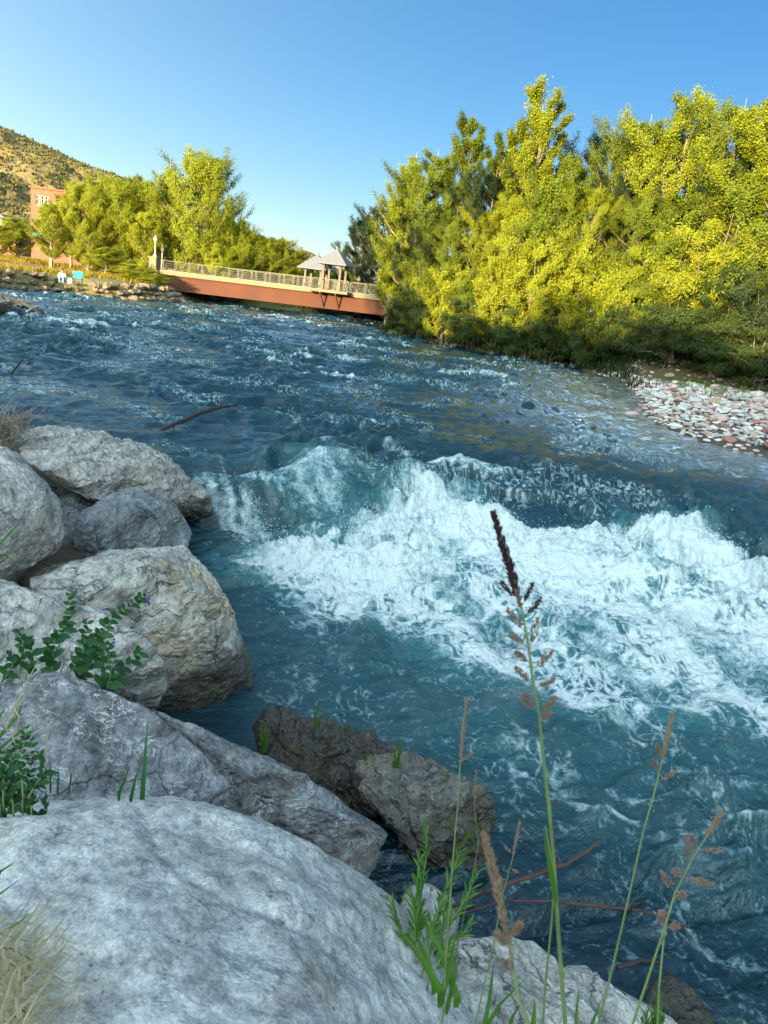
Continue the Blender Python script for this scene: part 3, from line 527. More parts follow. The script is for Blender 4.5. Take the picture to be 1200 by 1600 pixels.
def egg(t): return max(.18, math.sin(math.pi*min(1, (t*.86+.16)))**.75)
def spire(t): return .28+.9*(1-t)**.8*min(1, .5+2*t)
def dome(t): return max(.25, (1-t**2.6)**.5)*min(1, .75+t)
def column(t): return (.55+.45*math.sin(math.pi*min(1, t+.15)))*(1 if t < .8 else max(.3, (1-t)/.2))
PROTO = {}
def proto(kind, name='tree', **k):
    T, v, f = make_tree(**k); o = empty(name, (0, 0, -200)); T.build('trunk', M['bark'], o); mk('crown', v, f, M['leafy'], o); PROTO[kind] = (o, k['H'], k['R']); return o
proto('spire', seed=11, H=18, R=3.4, base=.10, nl=46, prof=spire, el=(.75, 1.25), nsub=11, kl=240, sig=.2)
proto('spire2', seed=12, H=18, R=3.8, base=.14, nl=42, prof=column, el=(.6, 1.2), nsub=11, kl=240, sig=.21)
proto('cotton', seed=13, H=16, R=5.2, base=.16, nl=44, prof=egg, el=(.35, .95), nsub=13, kl=220, sig=.23)
proto('cotton2', seed=14, H=16, R=5.0, base=.22, nl=40, prof=egg, el=(.5, 1.0), nsub=13, kl=220, sig=.22, bare=.08)
proto('round', seed=15, H=15, R=6.6, base=.03, nl=96, prof=dome, el=(.3, .9), nsub=12, kl=120, leaf=.17, sig=.34)
proto('young', seed=16, H=10, R=2.8, base=.12, nl=38, prof=egg, el=(.6, 1.1), nsub=10, kl=120, leaf=.13, sig=.2)
proto('willow', 'bush', seed=17, H=6, R=3.2, base=.05, nl=60, prof=dome, el=(.5, .15), nsub=10, kl=120, leaf=.17, asp=.24, sig=.2, stems=7)
proto('willow2', 'bush', seed=18, H=6, R=3.0, base=.04, nl=52, prof=dome, el=(.8, .6), nsub=10, kl=130, leaf=.14, asp=.4, sig=.18, stems=6, bare=.03)
proto('low', 'bush', seed=19, H=3, R=2.6, base=.03, nl=50, prof=dome, el=(.35, -.15), nsub=9, kl=110, leaf=.15, asp=.22, sig=.16, stems=6)
_used = set()
def plant(kind, px, py, y, R=None, leaf='leafy', bark='bark', label=None, group=None, cat=None, rz=None, zb=None):
    P = Yp(px, py, y); src, H0, R0 = PROTO[kind]; g = float(terrain(np.array([P[0]]), np.array([y]))[0]) if zb is None else zb; g = min(g, 2.5)-.1
    h = P[2]-g; o = src if kind not in _used else copy_tree(src); _used.add(kind)
    s = h/H0; sr = (R/R0) if R else s; o.location = (P[0], y, g); o.scale = (sr, sr, s); o.rotation_euler = (0, 0, random.uniform(0, 6.28) if rz is None else rz)
    for ch in o.children:
        k = ch.material_slots[0]; k.link = 'OBJECT'; k.material = M[leaf] if ch.name.startswith('crown') else M[bark]
    base = src.name.split('.')[0]
    tag(o, label, cat or base, group); return o
GR = 'trees on the right bank'; GL = 'trees on the left bank'; GB = 'bushes along the right bank'
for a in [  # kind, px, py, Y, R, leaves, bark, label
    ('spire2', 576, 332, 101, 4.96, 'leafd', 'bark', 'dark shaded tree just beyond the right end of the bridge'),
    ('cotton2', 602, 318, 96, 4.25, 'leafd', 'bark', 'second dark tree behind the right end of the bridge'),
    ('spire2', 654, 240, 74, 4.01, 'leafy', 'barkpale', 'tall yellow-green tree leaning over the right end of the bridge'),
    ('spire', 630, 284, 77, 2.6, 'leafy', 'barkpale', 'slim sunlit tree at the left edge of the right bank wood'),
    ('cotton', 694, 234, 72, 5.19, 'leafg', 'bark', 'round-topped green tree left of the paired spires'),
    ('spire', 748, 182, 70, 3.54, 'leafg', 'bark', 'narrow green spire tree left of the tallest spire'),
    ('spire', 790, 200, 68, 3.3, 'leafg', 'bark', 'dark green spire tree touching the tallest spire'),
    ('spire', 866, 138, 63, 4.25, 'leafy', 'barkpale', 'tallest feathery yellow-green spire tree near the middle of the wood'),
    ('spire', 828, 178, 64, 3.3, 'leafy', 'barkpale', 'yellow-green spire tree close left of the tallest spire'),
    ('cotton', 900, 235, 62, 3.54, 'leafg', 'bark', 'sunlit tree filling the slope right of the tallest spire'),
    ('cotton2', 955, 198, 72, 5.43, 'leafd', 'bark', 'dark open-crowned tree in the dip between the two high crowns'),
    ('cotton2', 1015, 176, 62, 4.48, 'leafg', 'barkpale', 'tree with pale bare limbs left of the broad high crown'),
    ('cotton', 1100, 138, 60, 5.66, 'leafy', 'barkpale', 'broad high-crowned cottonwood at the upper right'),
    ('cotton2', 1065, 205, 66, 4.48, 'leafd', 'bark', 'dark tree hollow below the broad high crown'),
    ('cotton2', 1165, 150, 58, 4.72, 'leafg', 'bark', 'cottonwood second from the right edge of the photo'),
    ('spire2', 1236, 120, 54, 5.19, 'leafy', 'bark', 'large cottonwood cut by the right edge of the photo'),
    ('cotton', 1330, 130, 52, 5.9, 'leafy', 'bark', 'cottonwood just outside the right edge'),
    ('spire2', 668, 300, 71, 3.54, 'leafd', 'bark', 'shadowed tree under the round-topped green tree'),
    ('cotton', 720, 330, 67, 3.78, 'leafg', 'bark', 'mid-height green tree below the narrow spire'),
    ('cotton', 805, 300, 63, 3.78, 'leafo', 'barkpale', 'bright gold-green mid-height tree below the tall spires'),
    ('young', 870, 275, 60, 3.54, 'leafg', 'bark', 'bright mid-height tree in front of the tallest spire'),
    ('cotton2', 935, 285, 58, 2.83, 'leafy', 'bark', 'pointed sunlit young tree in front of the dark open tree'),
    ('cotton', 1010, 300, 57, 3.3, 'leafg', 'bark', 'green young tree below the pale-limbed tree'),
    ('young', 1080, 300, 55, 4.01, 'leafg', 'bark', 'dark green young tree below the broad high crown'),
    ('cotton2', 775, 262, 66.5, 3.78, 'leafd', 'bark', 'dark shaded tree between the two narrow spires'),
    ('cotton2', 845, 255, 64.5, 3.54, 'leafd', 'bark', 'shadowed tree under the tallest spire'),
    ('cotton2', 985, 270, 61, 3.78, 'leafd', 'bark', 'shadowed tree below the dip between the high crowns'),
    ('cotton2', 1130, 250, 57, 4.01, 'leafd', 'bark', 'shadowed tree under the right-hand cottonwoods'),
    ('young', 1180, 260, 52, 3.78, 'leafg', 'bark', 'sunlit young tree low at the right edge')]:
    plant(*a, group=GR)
def bankY(px): return float(np.interp(px, [560, 590, 700, 800, 900, 980, 1200, 1300], [77, 73, 65.3, 58.6, 56.2, 52.3, 47.3, 45.5]))
for i, (kd, px, py, dy, R, lf, lab) in enumerate([
    ('willow', 645, 396, 4, 2.69, 'leafy', 'gold-green bush beside the end of the bridge railing'),
    ('low', 642, 450, 1.6, 2.47, 'leafw', 'blue-green willow bush right where the bridge girder disappears'),
    ('low', 668, 445, 1.2, 3.25, 'leafw', 'second blue-green willow bush from the bridge'),
    ('willow', 672, 411, 2.4, 2.91, 'leafg', 'green bush stepping back above the second willow'),
    ('willow2', 712, 408, 1.2, 3.58, 'leafo', 'rounded gold willow bush leaning over the water'),
    ('willow', 760, 384, 3.2, 3.58, 'leafg', 'broad yellow-green bush behind the rounded gold bush'),
    ('low', 748, 451, .6, 2.99, 'leafw', 'low green willow hanging to the water right of the gold bush'),
    ('willow2', 800, 381, 1.6, 3.58, 'leafo', 'bright gold bush under the tall spires'),
    ('willow2', 850, 392, .6, 3.7, 'leafo', 'leaning gold willow in the middle of the bank'),
    ('low', 812, 466, .4, 2.99, 'leafw', 'low shaded bush in the middle of the bank'),
    ('willow2', 880, 371, 3.0, 3.14, 'leafy', 'tall sunlit bush behind the leaning gold willow'),
    ('low', 872, 466, .6, 3.12, 'leafw', 'low shaded bush right of the middle'),
    ('willow2', 935, 381, 1.6, 3.58, 'leafo', 'feathery golden bush left of the bare brown twigs'),
    ('willow2', 985, 392, 1.8, 3.47, 'leafy', 'golden bush with bare brown twigs showing through'),
    ('low', 938, 476, .8, 2.99, 'leafw', 'low dark bush above the waterline near the gravel bar'),
    ('willow', 1015, 416, 1.8, 2.91, 'leafg', 'yellow-green bush over the left end of the gravel bar'),
    ('low', 1003, 471, 1.0, 3.38, 'leafw', 'dense green willow drooping over the left end of the gravel bar'),
    ('willow2', 1050, 391, 3.2, 3.14, 'leafg', 'dark bush with brown stems behind the gravel bar'),
    ('low', 1072, 456, 1.2, 3.64, 'leafw', 'spreading fine-leaved willow behind the gravel bar'),
    ('willow', 1110, 336, 3.6, 4.03, 'leafo', 'bright golden willow high behind the gravel bar'),
    ('low', 1140, 486, 1.0, 3.25, 'leafw', 'low dark bush behind the right part of the gravel bar'),
    ('willow', 1165, 396, 2.8, 3.14, 'leafw', 'green willow near the right edge of the photo'),
    ('willow2', 1215, 416, 2.0, 3.14, 'leafd', 'dark bush cut by the right edge of the photo'),
    ('low', 1205, 506, .8, 3.38, 'leafw', 'low bush cut by the right edge above the gravel'),
    ('willow', 1290, 396, 3, 3.58, 'leafg', 'willow bush just outside the right edge')]):
    plant(kd, px, py, bankY(px)+dy, R, lf, 'bark', lab, GB)
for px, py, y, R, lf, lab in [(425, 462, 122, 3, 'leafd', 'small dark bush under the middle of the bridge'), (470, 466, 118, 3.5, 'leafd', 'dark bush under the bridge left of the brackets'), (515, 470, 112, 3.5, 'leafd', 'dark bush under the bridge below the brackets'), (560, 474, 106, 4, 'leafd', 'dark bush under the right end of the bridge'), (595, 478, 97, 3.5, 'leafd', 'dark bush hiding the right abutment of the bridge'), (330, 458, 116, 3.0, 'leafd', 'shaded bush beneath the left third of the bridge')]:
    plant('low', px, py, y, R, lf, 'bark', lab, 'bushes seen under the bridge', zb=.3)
for a in [
    ('round', 312, 246, 104, 6.6, 'leafy', 'barkpale', 'largest rounded sunlit tree behind the left end of the bridge'),
    ('cotton', 266, 262, 104, 4.0, 'leafy', 'barkpale', 'sunlit tree joined to the left side of the largest rounded tree'),
    ('young', 219, 272, 108, 2.6, 'leafg', 'bark', 'small pointed treetop left of the largest rounded tree'),
    ('young', 238, 280, 106, 2.4, 'leafy', 'bark', 'second pointed treetop beside the largest rounded tree'),
    ('round', 186, 284, 104, 5.6, 'leafy', 'barkpale', 'broad yellow-green tree right of the brick building'),
    ('round', 140, 292, 101, 4.2, 'leafo', 'barkpale', 'golden tree covering the right corner of the brick building'),
    ('young', 232, 330, 100, 3.2, 'leafo', 'barkpale', 'golden tree between the lamps and the broad tree'),
    ('young', 80, 316, 99, 3.9, 'leafy', 'barkpale', 'slender tree in front of the brick building'),
    ('young', 112, 302, 106, 3.4, 'leafo', 'barkpale', 'golden tree hiding the middle of the brick building'),
    ('young', 28, 340, 103, 3.2, 'leafy', 'barkpale', 'young tree left of the brick building'),
    ('young', -8, 350, 101, 3.0, 'leafy', 'barkpale', 'young tree cut by the left edge of the photo'),
    ('round', 372, 348, 105, 3.8, 'leafy', 'bark', 'green tree right of the largest rounded tree'),
    ('round', 402, 370, 108, 4.4, 'leafo', 'bark', 'golden tree above the middle of the bridge railing'),
    ('round', 432, 374, 110, 3.8, 'leafo', 'bark', 'yellow-green tree above the bridge, second from the pavilions'),
    ('round', 458, 392, 113, 3.4, 'leafo', 'bark', 'small sunlit tree next to the far pavilion'),
    ('round', 345, 385, 101, 4, 'leafo', 'bark', 'low tree behind the left half of the bridge railing'),
    ('round', 492, 424, 126, 3.4, 'leafo', 'bark', 'gold tree seen below the far pavilion roof'),
    ('round', 520, 428, 127, 3.4, 'leafo', 'bark', 'gold tree seen between the pavilion posts'),
    ('round', 550, 424, 127, 3.4, 'leafo', 'bark', 'gold tree seen right of the near pavilion'),
    ('willow', 218, 412, 90, 3.0, 'leafo', 'bark', 'golden bush against the left end of the bridge'),
    ('willow', 243, 428, 90, 2.2, 'leafy', 'bark', 'low bush under the lamp pillar'),
    ('young', 165, 385, 91, 3.0, 'leafy', 'barkpale', 'small tree on the bank above the riprap')]:
    plant(*a, group=GL)
for i in range(12):                         # unseen trees added on the bluff to break up its shadow edge
    s_, t_ = -40+random.uniform(-4, 4), [-39, -36.5, -42, -30, -22, -14, -5, 4, 14, 24, 36, -40][i]
    x, y = SD[0]*s_+SD[1]*t_, SD[1]*s_-SD[0]*t_; g = float(terrain(np.array([x]), np.array([y]))[0]); src = PROTO['cotton2'][0]; o = copy_tree(src)
    o.location = (x, y, g-.3 if i > 2 else g); hh = random.uniform(.12, .42) if i > 2 else .75; o.scale = (.8, .8, hh) if i > 2 else (.45, .45, hh)
    tag(o, 'unseen cottonwood added behind the photographer to cast shade', 'tree', 'unseen trees added behind the photographer to cast shade')
for k, (o, a, b_) in PROTO.items():
    if k not in _used:
        for c in list(o.children): bpy.data.objects.remove(c)
        bpy.data.objects.remove(o)

# ---------------------------------------------------------------- hills
m, t, b = newmat('scrub_hillside'); n = N(t); p = n.pos()
c = n.ramp(n.noise(p, .02, 8, .65), [(.3, (.09, .085, .025)), (.5, (.14, .10, .036)), (.68, (.18, .10, .045))])
dots = n.ramp(n.voro(p, .16), [(.25, 1.), (.5, 0.)]); c = n.mix(n.math('MULTIPLY', dots, .5), c, (.08, .09, .02))
n.put(b.inputs['Base Color'], c); b.inputs['Roughness'].default_value = 1; n.put(b.inputs['Normal'], n.bump(n.math('ADD', n.noise(p, .1, 6, .7), dots), .8, 3)); M['hill'] = m
def hill(name, ridge, y, sd, scr):
    R_ = [Yp(px, py, y) for px, py in ridge]; xs = np.array([q[0] for q in R_]); zs = np.array([q[2] for q in R_]); nu, nv = 260, 120
    U = np.linspace(xs[0], xs[-1], nu); Z = np.interp(U, xs, zs); v = np.linspace(0, 1.35, nv); X, Vv = np.meshgrid(U, v, indexing='ij')
    Yc = y*.52+y*.48*Vv; pr = np.where(Vv < 1, np.sin(Vv*math.pi/2)**1.1, 1-(Vv-1)*1.6); amp = y*.03
    Zc = Z[:, None]*pr+amp*fbm2(X*6/y, Yc*6/y, 5, sd)*np.sin(np.clip(Vv, 0, 1)*math.pi)+amp*.07*fbm2(X*60/y, Yc*60/y, 3, sd+4)
    i = np.arange(nu*nv).reshape(nu, nv); f = np.stack([i[:-1, :-1], i[1:, :-1], i[1:, 1:], i[:-1, 1:]], -1).reshape(-1, 4)
    V = np.stack([X, Yc, Zc-1], -1).reshape(-1, 3); tag(mk(name, V, f, M['hill'], smooth=True), kind='structure')
    if scr:
        g = np.random.default_rng(sd); k = g.integers(0, nu-1, scr); l = g.integers(8, int(nv*.78), scr); c0 = np.stack([X[k, l]+g.uniform(-.5, .5, scr)*(U[1]-U[0]), Yc[k, l], Zc[k, l]-1], 1); r_ = g.uniform(.45, 1.15, scr)*.75*y/450
        u_, fi = ico(1); vv = (c0[:, None, :]+u_[None]*r_[:, None, None]*g.uniform(.7, 1.3, (scr, len(u_), 1))+np.array([0, 0, .5])).reshape(-1, 3)
        return vv, (fi[None]+len(u_)*np.arange(scr)[:, None, None]).reshape(-1, 3)
a = hill('hillside', [(-260, 190), (-100, 225), (0, 243), (60, 255), (120, 277), (170, 292), (230, 322), (300, 352), (420, 405)], 450, 61, 9500)
b_ = hill('hill', [(-300, 110), (-100, 168), (0, 203), (55, 220), (110, 246), (160, 266), (210, 283), (260, 312), (330, 350), (400, 385), (520, 430)], 760, 62, 7000)
hill('distant_hill', [(300, 345), (350, 352), (400, 366), (430, 376), (470, 400), (500, 416), (560, 438), (640, 462)], 1100, 63, 0)
vv = np.concatenate([a[0], b_[0]]); ff = np.concatenate([a[1], b_[1]+len(a[0])])
tag(mk('hillside_scrub', vv, ff, foliage('scrub', (.085, .08, .022), (.125, .108, .03), .15, .9, .01)), 'dark scrub oak and juniper dotting the hillside', 'scrub', kind='stuff')

# ---------------------------------------------------------------- bridge
def lerp(a, b, t): return a+(b-a)*t
BL, BR = np.array([-31.2, 95.]), np.array([2.5, 87.]); bd = (BR-BL)/np.linalg.norm(BR-BL); bn = np.array([bd[1], -bd[0]]); BLEN = np.linalg.norm(BR-BL); brz = math.atan2(bd[1], bd[0])
def bp(s, off, z): q = BL+bd*s+bn*off; return Vector((q[0], q[1], z))      # off>0 towards the camera
def atpx(px, py, off=0):                   # along-bridge station and height seen at a pixel
    d = ray(px, py)[:2]; q0 = BL+bn*off; A_ = np.array([[d[0], -bd[0]], [d[1], -bd[1]]]); k, s = np.linalg.solve(A_, q0); return s, CAMH+ray(px, py)[2]*k
zt0 = atpx(253, 421)[1]; zt1 = atpx(591, 461)[1]; s1 = atpx(591, 461)[0]; zb0 = atpx(255, 451.5)[1]; zb1 = atpx(589, 491)[1]
def ztop(s): return lerp(zt0, zt1, s/s1)+.22*math.sin(math.pi*min(1, s/BLEN))*0
def zbot(s): return lerp(zb0, zb1, s/s1)
br = empty('footbridge', bp(0, 0, 0)); tag(br, 'rust-red steel girder bridge with pale deck edge crossing the river', 'bridge')
def loc(mb, name, mat, parent=br):
    o = mb.build(name, mat, parent); o.matrix_parent_inverse = Matrix.Translation(-Vector(br.location)) if parent is br else Matrix(); return o
NS = 24; W2 = 5.2
def strip(o1, o2, za, zb_, s0=0, s1_=BLEN, ns=NS):
    mb = MB(); vs = []; fs = []
    for i in range(ns+1):
        s = lerp(s0, s1_, i/ns); vs += [bp(s, o1, za(s)), bp(s, o2, za(s)), bp(s, o2, zb_(s)), bp(s, o1, zb_(s))]
    for i in range(ns):
        for k in range(4): fs.append((i*4+k, i*4+(k+1) % 4, (i+1)*4+(k+1) % 4, (i+1)*4+k))
    fs += [(0, 3, 2, 1), tuple(ns*4+k for k in range(4))]; return mb.add(vs, fs)
band = .62
for o_ in (0, -W2+.1):
    g = strip(-.12+o_, -.16+o_, lambda s: ztop(s)-band, zbot); 
    f1 = strip(.02+o_, -.3+o_, lambda s: zbot(s), lambda s: zbot(s)-.05); g.add(f1.v, f1.f)
    f2 = strip(.02+o_, -.3+o_, lambda s: ztop(s)-band+.03, lambda s: ztop(s)-band-.03); g.add(f2.v, f2.f)
    loc(g, 'girder', M['steel'])
loc(strip(.22, -W2-.12, lambda s: ztop(s)-.06, lambda s: ztop(s)-band+.05), 'deck_edge', M['deck'])
loc(strip(.05, -W2+.05, lambda s: ztop(s)-.02, lambda s: ztop(s)-.057), 'deck_surface', M['road'])
def railing(off, s0, s1_, name='railing'):
    rl = MB()
    for zz_ in (1.08, .80, .55, .34, .14): rl.beam(bp(s0, off, ztop(s0)+zz_), bp(s1_, off, ztop(s1_)+zz_), .055 if zz_ > 1 else .022, .055 if zz_ > 1 else .022)
    r_ = loc(rl, name, M['rail']); k = int((s1_-s0)/1.9)+1
    for i in range(k+1):
        s = lerp(s0, s1_, i/k); pm = MB(); pm.box(bp(s-.09, off, ztop(s)+.52), (.05, .06, 1.16), brz); pm.box(bp(s+.09, off, ztop(s)+.52), (.05, .06, 1.16), brz); pm.box(bp(s, off, ztop(s)+1.0), (.12, .06, .05), brz)
        q = pm.build('rail_post', M['rail'], r_)
    return r_
sA, sB = atpx(488, 446)[0], atpx(549, 452)[0]
railing(.1, .3, sA); railing(.1, sB, BLEN-.3); railing(-W2, .3, BLEN-.3); railing(1.55, sA, sB)
lk = strip(.224, 1.7, lambda s: ztop(s)-.1, lambda s: ztop(s)-.4, sA-.1, sB+.1, 4); loc(lk, 'lookout_deck', M['deck'])
for s in (sA, sB):
    mb = MB()
    for zz_ in (1.08, .42, .12): mb.beam(bp(s, .16, ztop(s)+zz_), bp(s, 1.5, ztop(s)+zz_), .06, .06)
    loc(mb, 'railing', M['rail'])
for px in (506, 530):
    s = atpx(px, 460)[0]; mb = MB(); mb.beam(bp(s, 1.4, ztop(s)-.44), bp(s+.05, -.06, zbot(s)+.12), .16, .2); mb.beam(bp(s, 1.45, ztop(s)-.46), bp(s, -.06, ztop(s)-.7), .14, .16); loc(mb, 'bracket', M['steeld'])
for s in (-1.4, BLEN+1.2):
    mb = MB(); mb.box(bp(s, -W2/2, 1.2), (2.6, W2+1.4, 3.9), brz); loc(mb, 'abutment', M['barkpale'])
def pavilion(off, pxc, pyap, label, w=1.62):
    s, zap = atpx(pxc, pyap, off); o = empty('pavilion', bp(s, off, 0)); tag(o, label, 'pavilion', 'pavilions on the bridge')
    inv = Matrix.Translation(-Vector(o.location)); zev = zap-1.75
    c = [bp(s+a*(w+.25), off+b*(w+.25), zev) for a, b in ((-1, -1), (1, -1), (1, 1), (-1, 1))]; ap = bp(s, off, zap)
    mb = MB(); c2 = [Vector((q.x, q.y, q.z-.14)) for q in c]; mb.add(c+[ap]+c2, [(0, 1, 4), (1, 2, 4), (2, 3, 4), (3, 0, 4), (8, 7, 6, 5), (0, 5, 6, 1), (1, 6, 7, 2), (2, 7, 8, 3), (3, 8, 5, 0)])
    r_ = mb.build('roof', M['roofm'], o); r_.matrix_parent_inverse = inv; mb = MB(); mb.box(ap+Vector((0, 0, .05)), (.2, .2, .3), brz); mb.build('finial', M['roofm'], r_)
    for a, b in ((-1, -1), (1, -1), (1, 1), (-1, 1)):
        q = bp(s+a*(w-.6), off+b*(w-.6), 0); zg = ztop(s)-.1; mb = MB(); mb.box((q.x, q.y, (zg+zev)/2), (.24, .24, zev-zg), brz); mb.box((q.x, q.y, zg+.5), (.4, .4, 1.0), brz); mb.box((q.x, q.y, zev-.2), (.36, .36, .3), brz); k = mb.build('post', M['woodp'], o); k.matrix_parent_inverse = inv
pavilion(.3, 527, 388, 'nearer pavilion with a grey hipped roof on the bridge lookout')
pavilion(-W2-.3, 497, 397, 'farther pavilion partly behind the nearer roof on the bridge')
pil = MB(); q = bp(-.7, .3, 0); s_, zp = atpx(241, 403, .3); pil.box((q.x, q.y, (zp+1)/2), (1.0, 1.0, zp-1), brz); pil.box((q.x, q.y, zp+.08), (1.2, 1.2, .16), brz)
tag(pil.build('stone_pillar', M['deck']), 'pale square pillar at the left end of the bridge', 'pillar')
for px, py, base, off, lab in [(243.5, 368, (q.x, q.y, zp+.16), .3, 'taller street lamp standing on the pale pillar'), (254, 383, None, -.7, 'shorter street lamp behind the left end of the railing')]:
    if base is None: s, zt = atpx(px, py, -W2+.9); bb = bp(s, -W2+.9, 0); base = (bb.x, bb.y, ztop(0)-.05)
    else: zt = atpx(px, py, .3)[1]
    h = zt-base[2]; o = empty('street_lamp', base); tag(o, lab, 'street lamp', 'street lamps at the bridge')
    MB().lathe((0, 0, 0), [(.26, 0), (.26, .1), (.13, .35), (.085, .6), (.07, h-.9), (.12, h-.85), (.05, h-.8)], 10).build('pole', M['lamp'], o)
    hd = MB().lathe((0, 0, h-.8), [(.1, 0), (.24, .22), (.26, .45), (.12, .5)], 10).build('lamp_globe', M['globe'], o); MB().lathe((0, 0, h-.32), [(.28, 0), (.16, .12), (.03, .3), (.02, .42)], 10).build('cap', M['lamp'], o)

# ---------------------------------------------------------------- brick building, house
m, t, b = newmat('brick'); n = N(t); br_ = n.n('TexBrick'); n.put(br_.inputs['Vector'], n.map(n.obj(), (1, 1, 1), (rad(90), 0, 0))); br_.inputs['Scale'].default_value = 4; br_.inputs['Color1'].default_value = (.14, .045, .021, 1); br_.inputs['Color2'].default_value = (.17, .057, .028, 1); br_.inputs['Mortar'].default_value = (.26, .15, .1, 1)
n.put(b.inputs['Base Color'], n.mix(.4, br_.outputs[0], n.ramp(n.noise(n.obj(), .6, 4), [(.3, (.13, .04, .02)), (.7, (.185, .065, .033))]))); b.inputs['Roughness'].default_value = .9; M['brick'] = m
M['frame'] = simple('cream_frame', (.17, .15, .10), .6); M['green'] = simple('green_awning', (.06, .16, .09), .6)
m, t, b = newmat('window_glass'); b.inputs['Base Color'].default_value = (.05, .06, .06, 1); b.inputs['Roughness'].default_value = .08; M['glass'] = m
yb = 128.; P0 = Yp(48, 293, yb); P1 = Yp(150, 300, yb); wx0, wx1 = P0[0], P1[0]; zt = P0[2]; o = empty('brick_building', (wx0, yb, 1)); tag(o, 'red brick building with square windows behind the left bank trees', 'building'); inv = Matrix.Translation(-Vector(o.location))
def pz(px, py, yy=yb): q = Yp(px, py, yy); return q[0], q[2]
wins = [(pz(55, 304), pz(76, 323)), (pz(55, 341), pz(76, 359)), (pz(112, 312), pz(132, 330))]
X0, X1 = wx0, wx1; mb = MB(); cols = [X0, wins[0][0][0], wins[0][1][0], wins[2][0][0], wins[2][1][0], X1]
def wall(mb, x0, x1, z0, z1): mb.box(((x0+x1)/2, yb+5, (z0+z1)/2), (x1-x0, 10, z1-z0))
wall(mb, cols[0], cols[1], 0, zt); wall(mb, cols[2], cols[3], 0, zt); wall(mb, cols[4], cols[5], 0, zt+.5)
wz_ = [0, wins[1][1][1], wins[1][0][1], wins[0][1][1], wins[0][0][1], zt]
for a_, c_ in ((0, 1), (2, 3), (4, 5)): wall(mb, cols[1], cols[2], wz_[a_], wz_[c_])
wall(mb, cols[3], cols[4], 0, wins[2][1][1]); wall(mb, cols[3], cols[4], wins[2][0][1], zt+.5)
w_ = mb.build('wall', M['brick'], o); w_.matrix_parent_inverse = inv
mb = MB(); mb.box(((X0+cols[3])/2-.1, yb+4.9, zt+.12), (cols[3]-X0+.2, 10.4, .25)); mb.box(((cols[3]+X1)/2, yb+4.9, zt+.62), (X1-cols[3]+.3, 10.4, .25)); k = mb.build('parapet', M['brick'], o); k.matrix_parent_inverse = inv
for (a0, a1), (b0, b1) in wins:
    fr_ = MB(); x0, x1, z0, z1 = a0, b0, b1, a1
    for z in (z0+.06, (z0+z1)/2+.2, z1-.06): fr_.box(((x0+x1)/2, yb+.2, z), (x1-x0, .16, .12))
    for x in (x0+.06, x0+(x1-x0)*.32, x0+(x1-x0)*.42, x0+(x1-x0)*.7, x1-.06): fr_.box((x, yb+.19, (z0+z1)/2), (.12, .15, z1-z0))
    f_ = fr_.build('window', M['frame'], o); f_.matrix_parent_inverse = inv; MB().box(((x0+x1)/2, yb+.4, (z0+z1)/2), (x1-x0, .06, z1-z0)).build('pane', M['glass'], f_)
x, z = pz(57, 371); mb = MB(); mb.add([(x-1.4, yb, z+1.0), (x+1.6, yb, z+1.0), (x+1.6, yb-1.3, z), (x-1.4, yb-1.3, z), (x-1.4, yb, z), (x+1.6, yb, z)], [(0, 3, 2, 1), (0, 4, 3), (1, 2, 5), (3, 4, 5, 2), (0, 1, 5, 4)]); k = mb.build('awning', M['green'], o); k.matrix_parent_inverse = inv
x, z = pz(2, 334, 140); o = empty('house', (x, 140, 1)); tag(o, 'small house with a grey gabled roof cut by the left edge', 'house')
MB().box((0, 3, (z-1)/2-.9), (5, 6, z-1-1.8)).build('wall', M['brick'], o); MB().add([(-3, -.6, z-3), (3, -.6, z-3), (3, 6.6, z-3), (-3, 6.6, z-3), (0, -.6, z-1), (0, 6.6, z-1)], [(0, 4, 5, 3), (1, 2, 5, 4), (0, 1, 4), (2, 3, 5), (0, 3, 2, 1)]).build('roof', M['roofm'], o)

# ---------------------------------------------------------------- left bank: riprap, grass, people
def rockset(n_, sub, seed, amp=.1, flat=.7):
    out = []
    for k in range(n_):
        g = np.random.default_rng(seed+k); pts = g.normal(size=(14, 3)); pts /= np.linalg.norm(pts, axis=1)[:, None]; pts *= np.array([1, .8, flat])*g.uniform(.85, 1.1, (14, 1)); out.append(hullrock(pts, sub=sub, p=22, amp=amp, seed=seed+k, crack=.04))
    return out
M['rip'] = rockmat('riprap_sunlit', (.14, .10, .06), (.18, .115, .057), .15, -.05, 0, .6, .6)
RS = [bpy.data.meshes.new('riprap_stone') for _ in range(5)]
def tomesh(vf, mat, name):
    o = mk(name, vf[0], vf[1], mat, smooth=True); me = o.data; bpy.data.objects.remove(o); return me
RS = [tomesh(q, M['rip'], 'riprap_stone') for q in rockset(5, 4, 200)]
def put(me, name, loc_, sc, label, cat, group, rz=None, rx=0):
    o = bpy.data.objects.new(name, me); COL.objects.link(o); o.location = tuple(loc_); o.scale = sc; o.rotation_euler = (rx, random.uniform(-.2, .2), random.uniform(0, 6.28) if rz is None else rz); tag(o, label, cat, group); return o
LB = [(-80, 445), (0, 451), (60, 455), (120, 462), (200, 469), (262, 476), (285, 480)]
LBP = np.array([(-39, 50), (-35.2, 56), (-34.2, 62), (-32.4, 70), (-27.3, 73), (-25.6, 82), (-27.5, 92)], float); seg = np.r_[0, np.cumsum(np.linalg.norm(np.diff(LBP, axis=0), axis=1))]
